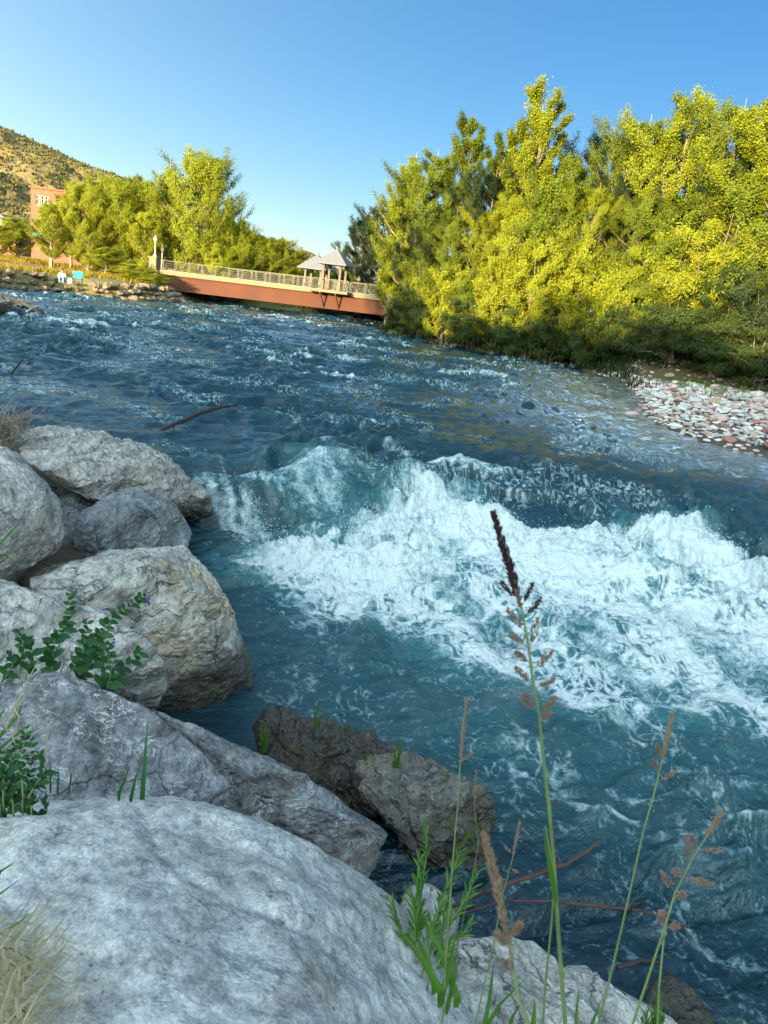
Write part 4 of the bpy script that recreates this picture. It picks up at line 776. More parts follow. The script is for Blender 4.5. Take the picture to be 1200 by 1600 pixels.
for row in range(3):
    k = 40 if row < 2 else 34
    for i in range(k):
        q = (i+random.uniform(.1, .9))/k*seg[-1]; cx_ = float(np.interp(q, seg, LBP[:, 0])); cy_ = float(np.interp(q, seg, LBP[:, 1])); r_ = random.uniform(.38, .8); ox = -(row*1.0-.25); x_, y_ = cx_+ox*.9, cy_-ox*.35
        put(random.choice(RS), 'riprap_stone', (x_, y_, max(.05, float(terrain(np.array([x_]), np.array([y_]))[0])+.12+.1*row)), (r_*1.25, r_*.95, r_*.8), 'sunlit tan stone in the riprap along the left bank', 'stone', 'riprap stones of the left bank')
def tufts(name, pts, hgt, wid, mat, label, cat, nb=9, seed=0, spread=.25):
    g = np.random.default_rng(seed); P = np.repeat(pts, nb, 0); n_ = len(P); P = P+np.column_stack([g.normal(size=(n_, 2))*spread, np.zeros(n_)]); d = g.normal(size=(n_, 2))*.35; h = hgt*g.uniform(.4, 1.1, n_)
    sd_ = g.normal(size=(n_, 2)); sd_ /= np.linalg.norm(sd_, axis=1)[:, None]; sd_ = np.column_stack([sd_*wid/2, np.zeros(n_)])
    mid = P+np.column_stack([d*h[:, None]*.35, h*.6]); tip = P+np.column_stack([d*h[:, None], h]); v = np.stack([P-sd_, P+sd_, mid+sd_*.7, mid-sd_*.7, tip], 1).reshape(-1, 3); i = np.arange(n_)*5
    f = [x for a_ in i for x in ((a_, a_+1, a_+2, a_+3), (a_+3, a_+2, a_+4))]; return tag(mk(name, v, f, mat), label, cat, kind='stuff')
M['dry'] = foliage('dry_grass', (.30, .22, .06), (.42, .32, .10), .3, .8); M['gold'] = foliage('gold_grass', (.18, .145, .015), (.28, .21, .03), .35, .8); M['grass'] = foliage('green_grass', (.06, .13, .02), (.12, .2, .03), .35, .6, 3)
def ground(x, y): return terrain(np.asarray(x), np.asarray(y))
x = RNG.uniform(-75, -22, 5200); y = RNG.uniform(60, 118, 5200); d = -sdpoly(x, y, RIVER); k = (d > 3.0)&(fbm2(x*.12, y*.12, 3, 71) > -.15)&((x > -38+4*n2(x*.1, y*.1, 2))|(d > 20)); x, y = x[k], y[k]
tufts('bank_grass', np.column_stack([x, y, ground(x, y)]), .6, .12, M['gold'], 'tall golden grass on the slope of the left bank', 'grass', 8, 1, .5)
x = RNG.uniform(-25, 6, 1500); y = RNG.uniform(108, 140, 1500); d = -sdpoly(x, y, RIVER); k = d > .3; x, y = x[k], y[k]
tufts('far_bank_grass', np.column_stack([x, y, ground(x, y)]), 1.3, .2, M['gold'], 'yellow grass on the far bank seen under the bridge', 'grass', 9, 2, .6)
x = RNG.uniform(-4, 40, 5000); y = RNG.uniform(42, 80, 5000); d = -sdpoly(x, y, RIVER); k = (d > .2)&(d < 6)&(sdpoly(x, y, BAR) < .3); x, y = x[k], y[k]
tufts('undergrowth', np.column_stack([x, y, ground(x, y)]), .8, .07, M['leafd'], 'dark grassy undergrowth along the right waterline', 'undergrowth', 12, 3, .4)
# figure sitting on the bank
def skin(name, vs, es, rs, mat, parent, lev=1):
    me = bpy.data.meshes.new(name); me.from_pydata(vs, es, []); o = bpy.data.objects.new(name, me); COL.objects.link(o); md = o.modifiers.new('s', 'SKIN'); md.use_smooth_shade = True
    for i, q in enumerate(me.skin_vertices[0].data): q.radius = (rs[i], rs[i]); q.use_root = i == 0
    o.modifiers.new('d', 'SUBSURF').levels = lev; o.modifiers['d'].render_levels = lev
    dg = bpy.context.evaluated_depsgraph_get(); m2_ = bpy.data.meshes.new_from_object(o.evaluated_get(dg)); o.modifiers.clear(); o.data = m2_; m2_.materials.clear(); m2_.materials.append(mat); o.parent = parent; return o
M['skin'] = simple('skin', (.45, .27, .19), .6); M['shirt'] = simple('white_shirt', (.6, .6, .62), .9); M['jeans'] = simple('blue_jeans', (.12, .2, .42), .9); M['hair'] = simple('dark_hair', (.03, .02, .015), .7); M['teal'] = simple('teal_fabric', (.02, .36, .36), .8); M['black'] = simple('black_fabric', (.02, .02, .02), .8)
P = W(97, 440, 1.35); o = empty('person', P, rad(-160)); tag(o, 'person in a white top and blue trousers sitting on the bank', 'person')
J = [(0, 0, .12), (0, -.02, .35), (0, .02, .55), (0, .05, .68), (0, .06, .78), (0, .07, .9), (.19, .02, .56), (.27, .14, .36), (.2, .36, .32), (-.19, .02, .56), (-.27, .14, .36), (-.2, .36, .32), (.11, .05, .1), (.14, .42, .36), (.13, .62, -.02), (.13, .76, -.04), (-.11, .05, .1), (-.14, .42, .36), (-.13, .62, -.02), (-.13, .76, -.04)]
Ed = [(0, 1), (1, 2), (2, 3), (3, 4), (4, 5), (2, 6), (6, 7), (7, 8), (2, 9), (9, 10), (10, 11), (0, 12), (12, 13), (13, 14), (14, 15), (0, 16), (16, 17), (17, 18), (18, 19)]
skin('body', J, Ed, [.14, .13, .13, .055, .09, .08, .06, .045, .035, .06, .045, .035, .09, .07, .05, .045, .09, .07, .05, .045], M['skin'], o)
skin('shirt', [J[0], J[1], J[2], J[6], J[7], J[9], J[10]], [(0, 1), (1, 2), (2, 3), (3, 4), (2, 5), (5, 6)], [.16, .155, .15, .08, .06, .08, .06], M['shirt'], o)
skin('trousers', [J[0], J[12], J[13], J[14], J[16], J[17], J[18]], [(0, 1), (1, 2), (2, 3), (0, 4), (4, 5), (5, 6)], [.155, .11, .09, .065, .11, .09, .065], M['jeans'], o)
v, f = ico(2); mk('hair', v*np.array([.11, .12, .1])+np.array([0, .045, .88]), f, M['hair'], o, True)
P = W(121, 443, 1.35); o = empty('camp_chair', P, rad(15)); tag(o, 'teal folding camp chair seen from its front beside the seated person', 'chair')
mb = MB(); n_ = 8
for i in range(n_):
    for j in range(n_): pass
vs = []; fs = []
for sd_ in (0, .03):
    for i in range(9):
        a_ = math.pi*i/8; vs.append((-.36*math.cos(a_), .25+sd_+.05*math.sin(a_), .75+.16*math.sin(a_)**.6))
    vs += [(.33, .05+sd_, .36), (-.33, .05+sd_, .36)]
fs = [tuple(range(11)), tuple(range(21, 10, -1))]+[(i, (i+1) % 11, 11+(i+1) % 11, 11+i) for i in range(11)]
mb.add(vs, fs).build('backrest', M['teal'], o); MB().box((0, -.18, .36), (.62, .5, .04)).build('seat', M['black'], o)
for sx in (-1, 1):
    for a_, b__ in (((.32, -.4, 0), (.32, .2, .4)), ((.32, .28, 0), (.32, -.35, .62)), ((.32, .28, 0), (.36, .27, .8))): MB().tube([(sx*a_[0], a_[1], a_[2]), (sx*b__[0], b__[1], b__[2])], .014, 6).build('leg', M['black'], o)
    MB().box((sx*.38, -.1, .62), (.07, .5, .03)).build('armrest', M['teal'], o)
P = W(110, 443, 1.35); o = empty('bag', P, .4); tag(o, 'small white and black bag between the seated person and the teal chair', 'bag')
MB().lathe((0, 0, 0), [(.16, 0), (.22, .04), (.2, .22), (.12, .34), (.05, .38)], 10).build('body', M['shirt'], o, True); MB().box((.22, -.02, .12), (.24, .22, .2)).build('pocket', M['black'], o); MB().tube([(-.1, 0, .34), (-.06, 0, .5), (.06, 0, .5), (.1, 0, .34)], .014, 6).build('handle', M['black'], o)
P = W(154, 446, 1.2); MBp = MB().lathe(tuple(P), [(.07, -.2), (.07, .45), (.04, .5)], 8); tag(MBp.build('wooden_post', M['woodp']), 'short dark post standing on the left bank below the broad tree', 'post')

# ---------------------------------------------------------------- rocky point upstream with driftwood
for pts, lab, mt in [([(-40, 474, .5), (0, 469, .75), (20, 470, .7), (29, 478, .35), (26, 488, 0), (-30, 492, 0)], 'tan boulder of the rocky point cut by the left edge', 'top'), ([(38, 492, .0), (44, 482, .45), (58, 476, .6), (68, 482, .35), (74, 492, .0), (55, 496, -.1)], 'dark wet boulder at the tip of the rocky point', 'wet'), ([(8, 488, .1), (20, 486, .22), (38, 490, .15), (36, 496, -.1), (10, 496, -.1)], 'flat pinkish rock low in front of the rocky point', 'light'), ([(-30, 458, .7), (0, 455, .8), (18, 462, .7), (40, 472, .5), (20, 480, .1), (-30, 476, .1)], 'brown rock mound under the driftwood of the rocky point', 'wet')]:
    Q = [W(*q) for q in pts]; Q += [q+np.array([-.3, 1.4, -.5]) for q in Q]; v, f = hullrock(Q, sub=5, p=12, amp=.08, seed=len(lab)); tag(mk('boulder', v, f, RM[mt], smooth=True), lab, 'boulder', 'rocks of the rocky point')
M['drift'] = simple('driftwood', (.22, .17, .125), .85, .4, 6, 0, .004); M['driftp'] = simple('pale_driftwood', (.4, .34, .27), .85, .25, 6, 0, .004); M['driftr'] = simple('red_brown_branch', (.06, .03, .022), .7, .4, 9, 0, .003); M['driftk'] = simple('dark_branch', (.035, .022, .018), .7, .5, 9, 0, .004)
def stick(name, pts, rs, mat, label, cat='branch', twigs=(), group=None, n=8):
    P = [Vector(q) for q in pts]; F2 = []; R2 = []
    for i in range(len(P)-1):
        for k in range(4): F2.append(P[i].lerp(P[i+1], k/4)+Vector([random.uniform(-1, 1) for _ in range(3)])*rs[i]*.25); R2.append(lerp(rs[i], rs[i+1], k/4)*random.uniform(.88, 1.12))
    F2.append(P[-1]); R2.append(rs[-1]); o = empty(name, P[0]); inv = Matrix.Translation(-P[0]); b0 = MB().tube(F2, R2, n).build('wood', M[mat], o, True); b0.matrix_parent_inverse = inv
    for a_, b__, r_ in twigs: k = MB().tube([a_, Vector(a_).lerp(Vector(b__), .5)+Vector((0, 0, r_)), b__], [r_, r_*.7, r_*.3], 5).build('twig', M[mat], o, True); k.matrix_parent_inverse = inv
    return tag(o, label, cat, group)
stick('driftwood_log', [W(28, 468, .8), W(38, 474, .72), W(50, 483, .62)], [.07, .06, .05], 'driftp', 'pale driftwood pole slanting down the rocky point', 'driftwood')
stick('driftwood_log', [W(42, 487, .6), W(52, 481, .7), W(63, 478, .75)], [.05, .05, .03], 'driftp', 'pale driftwood stick crossing the longer pole on the rocky point', 'driftwood')
g = np.random.default_rng(8); mb = MB()
for i in range(90):
    px = g.uniform(-20, 48); P = Vector(W(px, 462+px*.32+g.uniform(-4, 5), .75)); a_ = g.uniform(0, 6.28); d_ = Vector((math.cos(a_), math.sin(a_)*.6, g.uniform(-.3, .5)))*g.uniform(.2, .8); mb.tube([P-d_, P+d_*.2, P+d_], [.02, .03, .01], 4)
tag(mb.build('driftwood_debris', M['drift']), 'tangle of brown driftwood twigs heaped on the rocky point', 'debris', kind='stuff')
P = lambda px, py, z: W(px, py, z)
stick('branch', [W(252, 671, .1), W(285, 658, .16), W(318, 643, .22), W(345, 636, .26), W(371, 633, .27)], [.035, .045, .045, .036, .022], 'driftk', 'dark bare branch sticking out of the smooth water above the rapids', 'branch', [(W(271, 665, .13), W(272, 672, .02), .02), (W(340, 637, .24), W(352, 628, .36), .02)])
stick('twig', [W(18, 583, .05), W(27, 572, .25), W(35, 561, .5)], [.03, .022, .01], 'driftk', 'short thin twig poking out of the water near the left edge', 'twig')
def yb_(px, py, y): return Yp(px, py, y)
stick('driftwood_branch', [W(735, 1402, -.1), W(785, 1384, -.1), W(840, 1366, -.08), W(885, 1350, -.05), W(915, 1332, -.02), W(941, 1310, .04)], [.011, .014, .014, .013, .011, .006], 'driftr', 'upper reddish branch reaching over the dark water at the lower right', 'branch', [(W(876, 1352, -.05), W(868, 1330, .0), .008)])
stick('driftwood_branch', [W(720, 1428, -.12), W(785, 1408, -.1), W(860, 1408, -.12), W(930, 1416, -.15), W(1000, 1422, -.2), (W(1050, 1438, -.3)), W(1092, 1457, -.42)], [.009, .009, .009, .01, .008, .007, .004], 'driftr', 'lower thin curved branch dipping into the water at the lower right', 'branch', [(W(985, 1421, -.18), W(1002, 1408, -.1), .006)])
stick('driftwood_branch', [W(715, 1300, -.2), W(700, 1420, 0), W(760, 1392, -.08)], [.008, .012, .008], 'driftr', 'thin broken stick behind the willow shoots', 'branch')
stick('driftwood_branch', [W(965, 1512, -.3), W(1000, 1500, -.32), W(1030, 1505, -.38)], [.012, .013, .01], 'driftk', 'short black stick by the submerged brown boulder', 'branch')

# ---------------------------------------------------------------- gravel bar
CM = {}
for nm, c1, c2 in [('white', (.36, .34, .31), (.5, .47, .43)), ('pink', (.36, .22, .19), (.50, .34, .29)), ('red', (.2, .075, .055), (.30, .13, .10)), ('grey', (.19, .19, .2), (.32, .31, .30)), ('tan', (.3, .22, .13), (.42, .33, .2))]:
    m, t, b = newmat('cobble_'+nm); n = N(t); rn = n.n('ObjectInfo').outputs['Random']; c = n.mix(rn, c1, c2); c = n.mix(.5, c, n.ramp(n.noise(n.obj(), 2.5, 6, .7), [(.3, .55), (.7, 1.25)]), 'MULTIPLY'); n.put(b.inputs['Base Color'], c); b.inputs['Roughness'].default_value = .75; n.put(b.inputs['Normal'], n.bump(n.noise(n.obj(), 6, 6), .4, .03)); CM[nm] = m
CS = []
for k in range(6):
    g = np.random.default_rng(300+k); pts = g.normal(size=(12, 3)); pts /= np.linalg.norm(pts, axis=1)[:, None]; pts *= np.array([1, .78, .5]); CS.append(hullrock(pts, sub=4, p=7, amp=.05, seed=300+k, crack=0))
CME = {(k, c_): tomesh(CS[k], CM[c_], 'cobble') for k in range(6) for c_ in CM}
g = np.random.default_rng(77); x = g.uniform(7, 28, 24000); y = 19+g.random(24000)**1.0*40; bs = sdpoly(x, y, BAR); bigf = g.pareto(3.4, 24000)*.075+.062; bigf = np.minimum(bigf, .36)
rv_ = sdpoly(x, y, RIVER); k = ((bs > 0)|((bs > -5)&(rv_ < 0)&(y > 20)&(x > 15.6))|((bs > -2.6)&(g.random(24000) < .4))); x, y, bs, bigf = x[k], y[k], bs[k], bigf[k]
acc = []; cell = {}
order = np.argsort(-bigf)
for i in order:
    r_ = bigf[i]; cx, cy = int(x[i]*2), int(y[i]*2); ok = True
    for a_ in (-1, 0, 1):
        for b__ in (-1, 0, 1):
            for q in cell.get((cx+a_, cy+b__), ()):
                if (x[q]-x[i])**2+(y[q]-y[i])**2 < (.66*(bigf[q]+r_))**2: ok = False
    if ok: cell.setdefault((cx, cy), []).append(i); acc.append(i)
acc = np.array(acc); zc = ground(x[acc], y[acc]); vis = bigf[acc]/np.hypot(x[acc], y[acc])*((bs[acc] > -1.2)*1.+.15); rank = np.argsort(-vis); top = set(rank[:290].tolist())
cols_ = ['white', 'pink', 'red', 'grey', 'tan']; LABC = dict(white='pale cream river cobble lying on the gravel bar', pink='pinkish river cobble lying on the gravel bar', red='dark red-brown river cobble lying on the gravel bar', grey='grey river cobble lying on the gravel bar', tan='tan river cobble lying on the gravel bar')
vs = []; fs = []; base = 0; lowv, lowf = ico(2)
for j, i in enumerate(acc):
    c_ = cols_[g.choice(5, p=[.40, .30, .08, .13, .09])]; r_ = bigf[i]; z = zc[j]+r_*.22
    if bs[i] < 0: z = max(z, -.05-r_*.25) if g.random() < .35 else z
    if j in top: put(CME[(int(g.integers(6)), c_)], 'cobble', (x[i], y[i], z), (r_*g.uniform(.95, 1.3), r_, r_*g.uniform(.8, 1.15)), LABC[c_], 'cobble', 'cobbles of the gravel bar', rx=g.uniform(-.2, .2))
    else:
        a_ = g.uniform(0, 6.28); V = lowv*np.array([r_*1.15, r_*.85, r_*.5]); V = np.column_stack([V[:, 0]*math.cos(a_)-V[:, 1]*math.sin(a_), V[:, 0]*math.sin(a_)+V[:, 1]*math.cos(a_), V[:, 2]])+np.array([x[i], y[i], z-.02]); vs.append(V); fs.append(lowf+base); base += len(V)
m, t, b = newmat('small_cobbles'); n = N(t); c = n.ramp(n.n('NewGeometry').outputs['Random Per Island'], [(0, (.5, .47, .43)), (.35, (.4, .27, .23)), (.6, (.55, .52, .48)), (.8, (.22, .11, .085)), (1, (.26, .26, .26))]); n.put(b.inputs['Base Color'], c); b.inputs['Roughness'].default_value = .8
tag(mk('small_cobbles', np.concatenate(vs), np.concatenate(fs), m, smooth=True), 'smaller rounded cobbles filling the gravel bar between the larger ones', 'cobbles', kind='stuff')
x = g.uniform(16, 25, 60); y = g.uniform(38, 50, 60); k = sdpoly(x, y, BAR) > -.5; x, y = x[k], y[k]
tufts('bar_grass', np.column_stack([x, y, ground(x, y)]), .6, .03, M['grass'], 'sparse green weeds growing between the cobbles', 'weeds', 14, 5, .2)

# ---------------------------------------------------------------- near plants
M['stem'] = simple('grass_stem', (.12, .17, .05), .6, .2, 20); M['blade'] = foliage('grass_blade', (.055, .15, .02), (.10, .2, .03), .4, .45, 5); M['bladeb'] = foliage('blue_green_blade', (.03, .12, .04), (.05, .16, .06), .35, .4, 5); M['straw'] = foliage('straw', (.36, .30, .2), (.5, .43, .3), .25, .7, 5)
M['seedd'] = foliage('dark_seed', (.035, .018, .025), (.085, .045, .05), .15, .8, 9); M['seedt'] = foliage('tan_seed', (.24, .15, .10), (.40, .28, .18), .3, .8, 9); M['seedp'] = foliage('pink_seed', (.26, .16, .14), (.42, .29, .23), .3, .8, 9); M['herb'] = foliage('herb_leaf', (.018, .075, .03), (.05, .13, .035), .3, .45, 8); M['flower'] = simple('violet_flower', (.07, .04, .22), .6); M['wil'] = foliage('willow_shoot_leaf', (.05, .15, .03), (.13, .25, .04), .4, .45, 6); M['moss'] = simple('moss', (.05, .075, .01), .95, .5, 20, 0, .01)
def spikelets(mb, a, b, r0, n_, L, rg, taper=1.):
    a = Vector(a); b = Vector(b); ax = (b-a).normalized(); s1_ = ax.cross(Vector((.3, .8, .1))).normalized(); s2_ = ax.cross(s1_)
    for i in range(n_):
        t_ = (i+rg.random())/n_; rr_ = r0*max(.12, math.sin(math.pi*min(1, .12+t_*.88))**.8 if taper else 1); an = rg.uniform(0, 6.28); o_ = (s1_*math.cos(an)+s2_*math.sin(an)); p0 = a.lerp(b, t_)+o_*rr_*rg.uniform(.1, .6); d_ = (ax+o_*rg.uniform(.25, .8)).normalized()*L*rg.uniform(.7, 1.2); w_ = L*.17
        x_ = d_.cross(Vector((.1, .3, 1))).normalized()*w_; y_ = d_.cross(x_).normalized()*w_; m_ = p0+d_*.45; mb.add([p0, m_+x_, m_+y_, m_-x_, m_-y_, p0+d_], [(0, 2, 1), (0, 3, 2), (0, 4, 3), (0, 1, 4), (5, 1, 2), (5, 2, 3), (5, 3, 4), (5, 4, 1)])
def culm(label, pix, y0, y1, head, mats, seed, r=.0022, leaves=(), tip=.0):
    """pix: stem from bottom up as pixels; y0,y1 distance of bottom and top; head: (index fraction start), side clusters"""
    rg = random.Random(seed); n_ = len(pix); P = [Vector(Yp(px, py, lerp(y0, y1, i/(n_-1)))) for i, (px, py) in enumerate(pix)]
    o = empty('reed_grass', P[0]); inv = Matrix.Translation(-P[0]); tag(o, label, 'grass', 'seeding grasses on the near bank')
    base = P[0]+Vector((rg.uniform(-.03, .03), .03, -1.4)); k = MB().tube([base]+P, [r*1.3]+[r*(1.2-.75*i/(n_-1)) for i in range(n_)], 6).build('stem', M['stem'], o, True); k.matrix_parent_inverse = inv
    def at(f): q = f*(n_-1); i = min(n_-2, int(q)); return P[i].lerp(P[i+1], q-i)
    for f0, f1, r0, cnt, L, mt in head:
        mb = MB(); spikelets(mb, at(f0), at(f1), r0, cnt, L, rg); k = mb.build('seed_head', M[mt], o); k.matrix_parent_inverse = inv
    for f0, (dx, dy), len_, mt in mats:
        a = at(f0); sc = a.y/FPX; d_ = Vector((dx*sc, rg.uniform(-.3, .3)*abs(dx)*sc, -dy*sc)); b0 = a+d_*.25; b1 = a+d_; mb = MB(); mb.tube([a, b0, b1], [.0006, .0005, .0003], 4); spikelets(mb, b0, b1, len_*1.45, int(26+d_.length*800), .006, rg); k = mb.build('spikelet_cluster', M[mt], o); k.matrix_parent_inverse = inv
    for pts, w_, mt in leaves:
        Q = [Vector(Yp(px, py, yy)) for px, py, yy in pts]; Q2 = []
        for i in range(len(Q)-1):
            for j in range(3): Q2.append(Q[i].lerp(Q[i+1], j/3))
        Q2.append(Q[-1]); m_ = len(Q2); ws = [w_*min(1, 3*(i+.6)/m_)*(1-(i/(m_-1))**2.2)+.0003 for i in range(m_)]; k = MB().blade(Q2, ws, (1, .3, .15)).build('leaf', M[mt], o, True); k.matrix_parent_inverse = inv
    return o
culm('tallest seeding grass with a dark purple plume in front of the white water', [(886, 1640), (880, 1560), (872, 1450), (864, 1330), (858, 1260), (848, 1180), (843, 1120), (832, 1060), (826, 1010), (817, 960), (806, 915), (790, 855), (771, 803)], .80, .92, [(.80, 1.0, .006, 480, .008, 'seedd')],
  [(.79, (-34, -8+30-48), .003, 'seedd'), (.775, (-26, -48), .003, 'seedd'), (.77, (12, -42), .0026, 'seedd'), (.74, (22, -36), .0026, 'seedd'), (.75, (-18, -40), .003, 'seedt'), (.70, (-36, -36), .004, 'seedt'), (.66, (-34, -22), .0035, 'seedt'), (.655, (4, -60), .004, 'seedt'), (.62, (-30, -22), .0035, 'seedt'), (.60, (24, -44), .004, 'seedt'), (.57, (-34, -26), .0035, 'seedt'), (.56, (30, -20), .003, 'seedt'), (.53, (-26, -14), .0035, 'seedp'), (.51, (-34, -22), .004, 'seedp'), (.505, (24, -34), .0045, 'seedt'), (.49, (14, -20), .004, 'seedp')], 1, .0026,
  [([(872, 1455, .82), (866, 1390, .82), (855, 1330, .83), (848, 1292, .83)], .008, 'blade')])
culm('grass stem just left of the tallest plume with its short pink spike', [(690, 1620), (700, 1450), (708, 1340), (716, 1250), (719, 1190), (724, 1130), (729, 1093)], 1.35, 1.5, [(.66, 1.0, .006, 260, .008, 'seedp')], [(.66, (18, -26), .004, 'seedp')], 2, .002, [([(716, 1330, 1.45), (735, 1300, 1.42), (752, 1282, 1.4)], .012, 'blade'), ([(715, 1345, 1.45), (735, 1330, 1.42), (775, 1268, 1.38)], .005, 'blade')])
culm('short pale grass spike near the mossy brown boulder', [(748, 1320), (742, 1270), (741, 1235), (744, 1205)], 2.2, 2.2, [(.5, 1, .008, 60, .012, 'seedt')], [], 3, .0015)
culm('small purple grass spike left of the reddish branch', [(770, 1480), (785, 1400), (800, 1345), (812, 1285)], 1.5, 1.6, [(.7, 1, .004, 90, .008, 'seedp')], [(.72, (-16, -14), .003, 'seedp'), (.6, (14, 6), .003, 'seedp')], 4, .0014)
culm('grass with a tan plume right of the tallest plume', [(930, 1620), (960, 1500), (985, 1390), (1005, 1300), (1022, 1240), (1034, 1190), (1043, 1150), (1051, 1116)], .95, 1.15, [(.72, 1.0, .0045, 210, .007, 'seedt')], [(.72, (-16, -30), .003, 'seedt'), (.66, (-14, -24), .003, 'seedt'), (.62, (30, -22), .004, 'seedp')], 5, .0017)
culm('grass with loose pinkish clusters near the right edge', [(975, 1640), (1012, 1530), (1035, 1460), (1055, 1395), (1080, 1345), (1102, 1310), (1128, 1270)], .78, .92, [(.84, 1.0, .004, 130, .007, 'seedt')], [(.66, (-22, -50), .007, 'seedp'), (.6, (-26, -6), .005, 'seedp'), (.5, (-30, -34), .007, 'seedp'), (.47, (16, -20), .006, 'seedp'), (.75, (36, -10), .004, 'seedp'), (.58, (62, 14), .004, 'seedt'), (.72, (-14, -34), .004, 'seedp'), (.42, (-14, 8), .005, 'seedp')], 6, .0016)
culm('second stem with pinkish clusters standing right beside it', [(1026, 1640), (1030, 1540), (1036, 1480), (1040, 1445)], .72, .78, [], [(.97, (-18, -26), .006, 'seedp'), (.95, (20, -12), .005, 'seedp')], 7, .0015)
culm('blurred tan grass plume closest to the camera, low in the middle', [(840, 1640), (810, 1560), (797, 1480), (786, 1430), (774, 1370), (757, 1305)], .42, .5, [(.62, 1.0, .0045, 170, .006, 'seedt'), (.36, .66, .003, 60, .006, 'seedt')], [(.45, (16, -34), .003, 'seedt'), (.4, (-24, -20), .003, 'seedt'), (.3, (-18, -24), .003, 'seedt')], 8, .0012)
culm('tall bare green grass stem beside the tallest plume', [(845, 1640), (852, 1540), (862, 1440), (866, 1370), (852, 1290)], .86, .9, [], [], 9, .0017)
def clump(label, blades, mat, cat='grass', name='grass_clump', w=.012, side=(1, .3, .1), ys=1.):
    blades = [[(q[0], q[1], q[2]*ys) for q in b] for b in blades]; w *= ys
    b0 = blades[0][0]; o0 = Vector(Yp(*b0)); mb = MB(); rg = random.Random(len(label))
    for pts in blades:
        Q = [Vector(Yp(*q)) for q in pts]
        if len(Q) == 2: Q = [Q[0], Q[0].lerp(Q[1], .5)+Vector((rg.uniform(-.01, .01), 0, .01)), Q[1]]
        Q = [Q[0]-Vector((0, 0, .03))]+Q; Q2 = []
        for i in range(len(Q)-1):
            for j in range(4): Q2.append(Q[i].lerp(Q[i+1], j/4))
        Q2.append(Q[-1]); m_ = len(Q2); ww = w*rg.uniform(.6, 1.1); mb.blade(Q2, [ww*min(1, .5+2*i/m_)*(1-(i/(m_-1))**2.5)+.0004 for i in range(m_)], (side[0], side[1]+rg.uniform(-.3, .3), side[2]))
    return tag(mb.build(name, M[mat], None, True), label, cat)
clump('tuft of upright green blades between the slab and the pale foreground boulder', [[(222, 1250, 2.15), (226, 1190, 2.2), (231, 1126, 2.25)], [(205, 1245, 2.12), (212, 1215, 2.15), (221, 1195, 2.18)], [(186, 1240, 2.12), (195, 1218, 2.13), (203, 1195, 2.15)]], 'bladeb', w=.018)
clump('short green blades at the left end behind the pale boulder', [[(90, 1232, 2.1), (91, 1200, 2.12)], [(108, 1232, 2.1), (107, 1198, 2.12)], [(79, 1228, 2.1), (80, 1190, 2.12)]], 'bladeb', w=.01)
clump('broad green blades arching in from the left edge over the slab', [[(-40, 1240, 1.5), (0, 1170, 1.55), (35, 1140, 1.6), (62, 1122, 1.62)], [(-30, 1190, 1.5), (0, 1150, 1.55), (28, 1120, 1.6), (36, 1098, 1.6)], [(-40, 1160, 1.5), (-5, 1130, 1.55), (10, 1100, 1.55)]], 'blade', w=.012, ys=1.4)
clump('dry straw blades crossing over the slab at the left edge', [[(-30, 1160, 1.5), (20, 1110, 1.52), (45, 1060, 1.55), (65, 1022, 1.56)], [(10, 1130, 1.5), (40, 1085, 1.55), (70, 1060, 1.56), (95, 1047, 1.57)], [(30, 1150, 1.55), (60, 1120, 1.56), (78, 1112, 1.57), (100, 1122, 1.58)], [(0, 1180, 1.52), (45, 1150, 1.55), (70, 1135, 1.57), (88, 1140, 1.57), (70, 1165, 1.57)], [(70, 1190, 1.6), (74, 1150, 1.6), (80, 1120, 1.6)], [(30, 1170, 1.55), (60, 1180, 1.58), (72, 1200, 1.6)], [(20, 1150, 1.5), (30, 1120, 1.5), (18, 1100, 1.52), (30, 1080, 1.52)]], 'straw', w=.006, ys=1.4)
rg = random.Random(5); bl = []
for i in range(260):
    a_ = rg.uniform(-60, 45); b__ = rg.uniform(1470, 1680); an = rg.uniform(-.3, 1.3); L_ = rg.uniform(60, 170); yy = rg.uniform(.95, 1.15); dx, dy = math.cos(an)*L_, math.sin(an)*L_; cv = rg.uniform(-30, 30)
    bl.append([(a_, b__, yy), (a_+dx*.5+cv*.3, b__-dy*.5-cv, yy+.03), (min(a_+dx, 125), b__-dy*.9, yy+.05)])
clump('tangled heap of dry straw in the bottom left corner', bl, 'straw', w=.0055, ys=1.06)
clump('bright green blades in front of the straw at the left edge', [[(-40, 1480, .8), (10, 1455, .82), (55, 1422, .85)], [(-40, 1440, .8), (-5, 1400, .82), (34, 1372, .84)], [(-40, 1430, .8), (0, 1362, .8), (25, 1345, .8)], [(-40, 1450, .8), (10, 1462, .82), (50, 1472, .84)], [(-30, 1400, .8), (-5, 1365, .8), (20, 1350, .8)]], 'blade', w=.012, ys=1.6)
clump('green blades hanging in at the left edge over the rounded pale boulder', [[(-40, 880, 3.2), (0, 850, 3.3), (22, 826, 3.35), (35, 815, 3.4)], [(-40, 890, 3.2), (-5, 870, 3.3), (22, 860, 3.35)], [(-40, 820, 3.2), (-5, 800, 3.3), (20, 788, 3.4)], [(-30, 905, 3.2), (0, 880, 3.3), (15, 868, 3.3)], [(-30, 860, 3.2), (10, 868, 3.3), (18, 875, 3.3)]], 'blade', w=.02, ys=1.15)
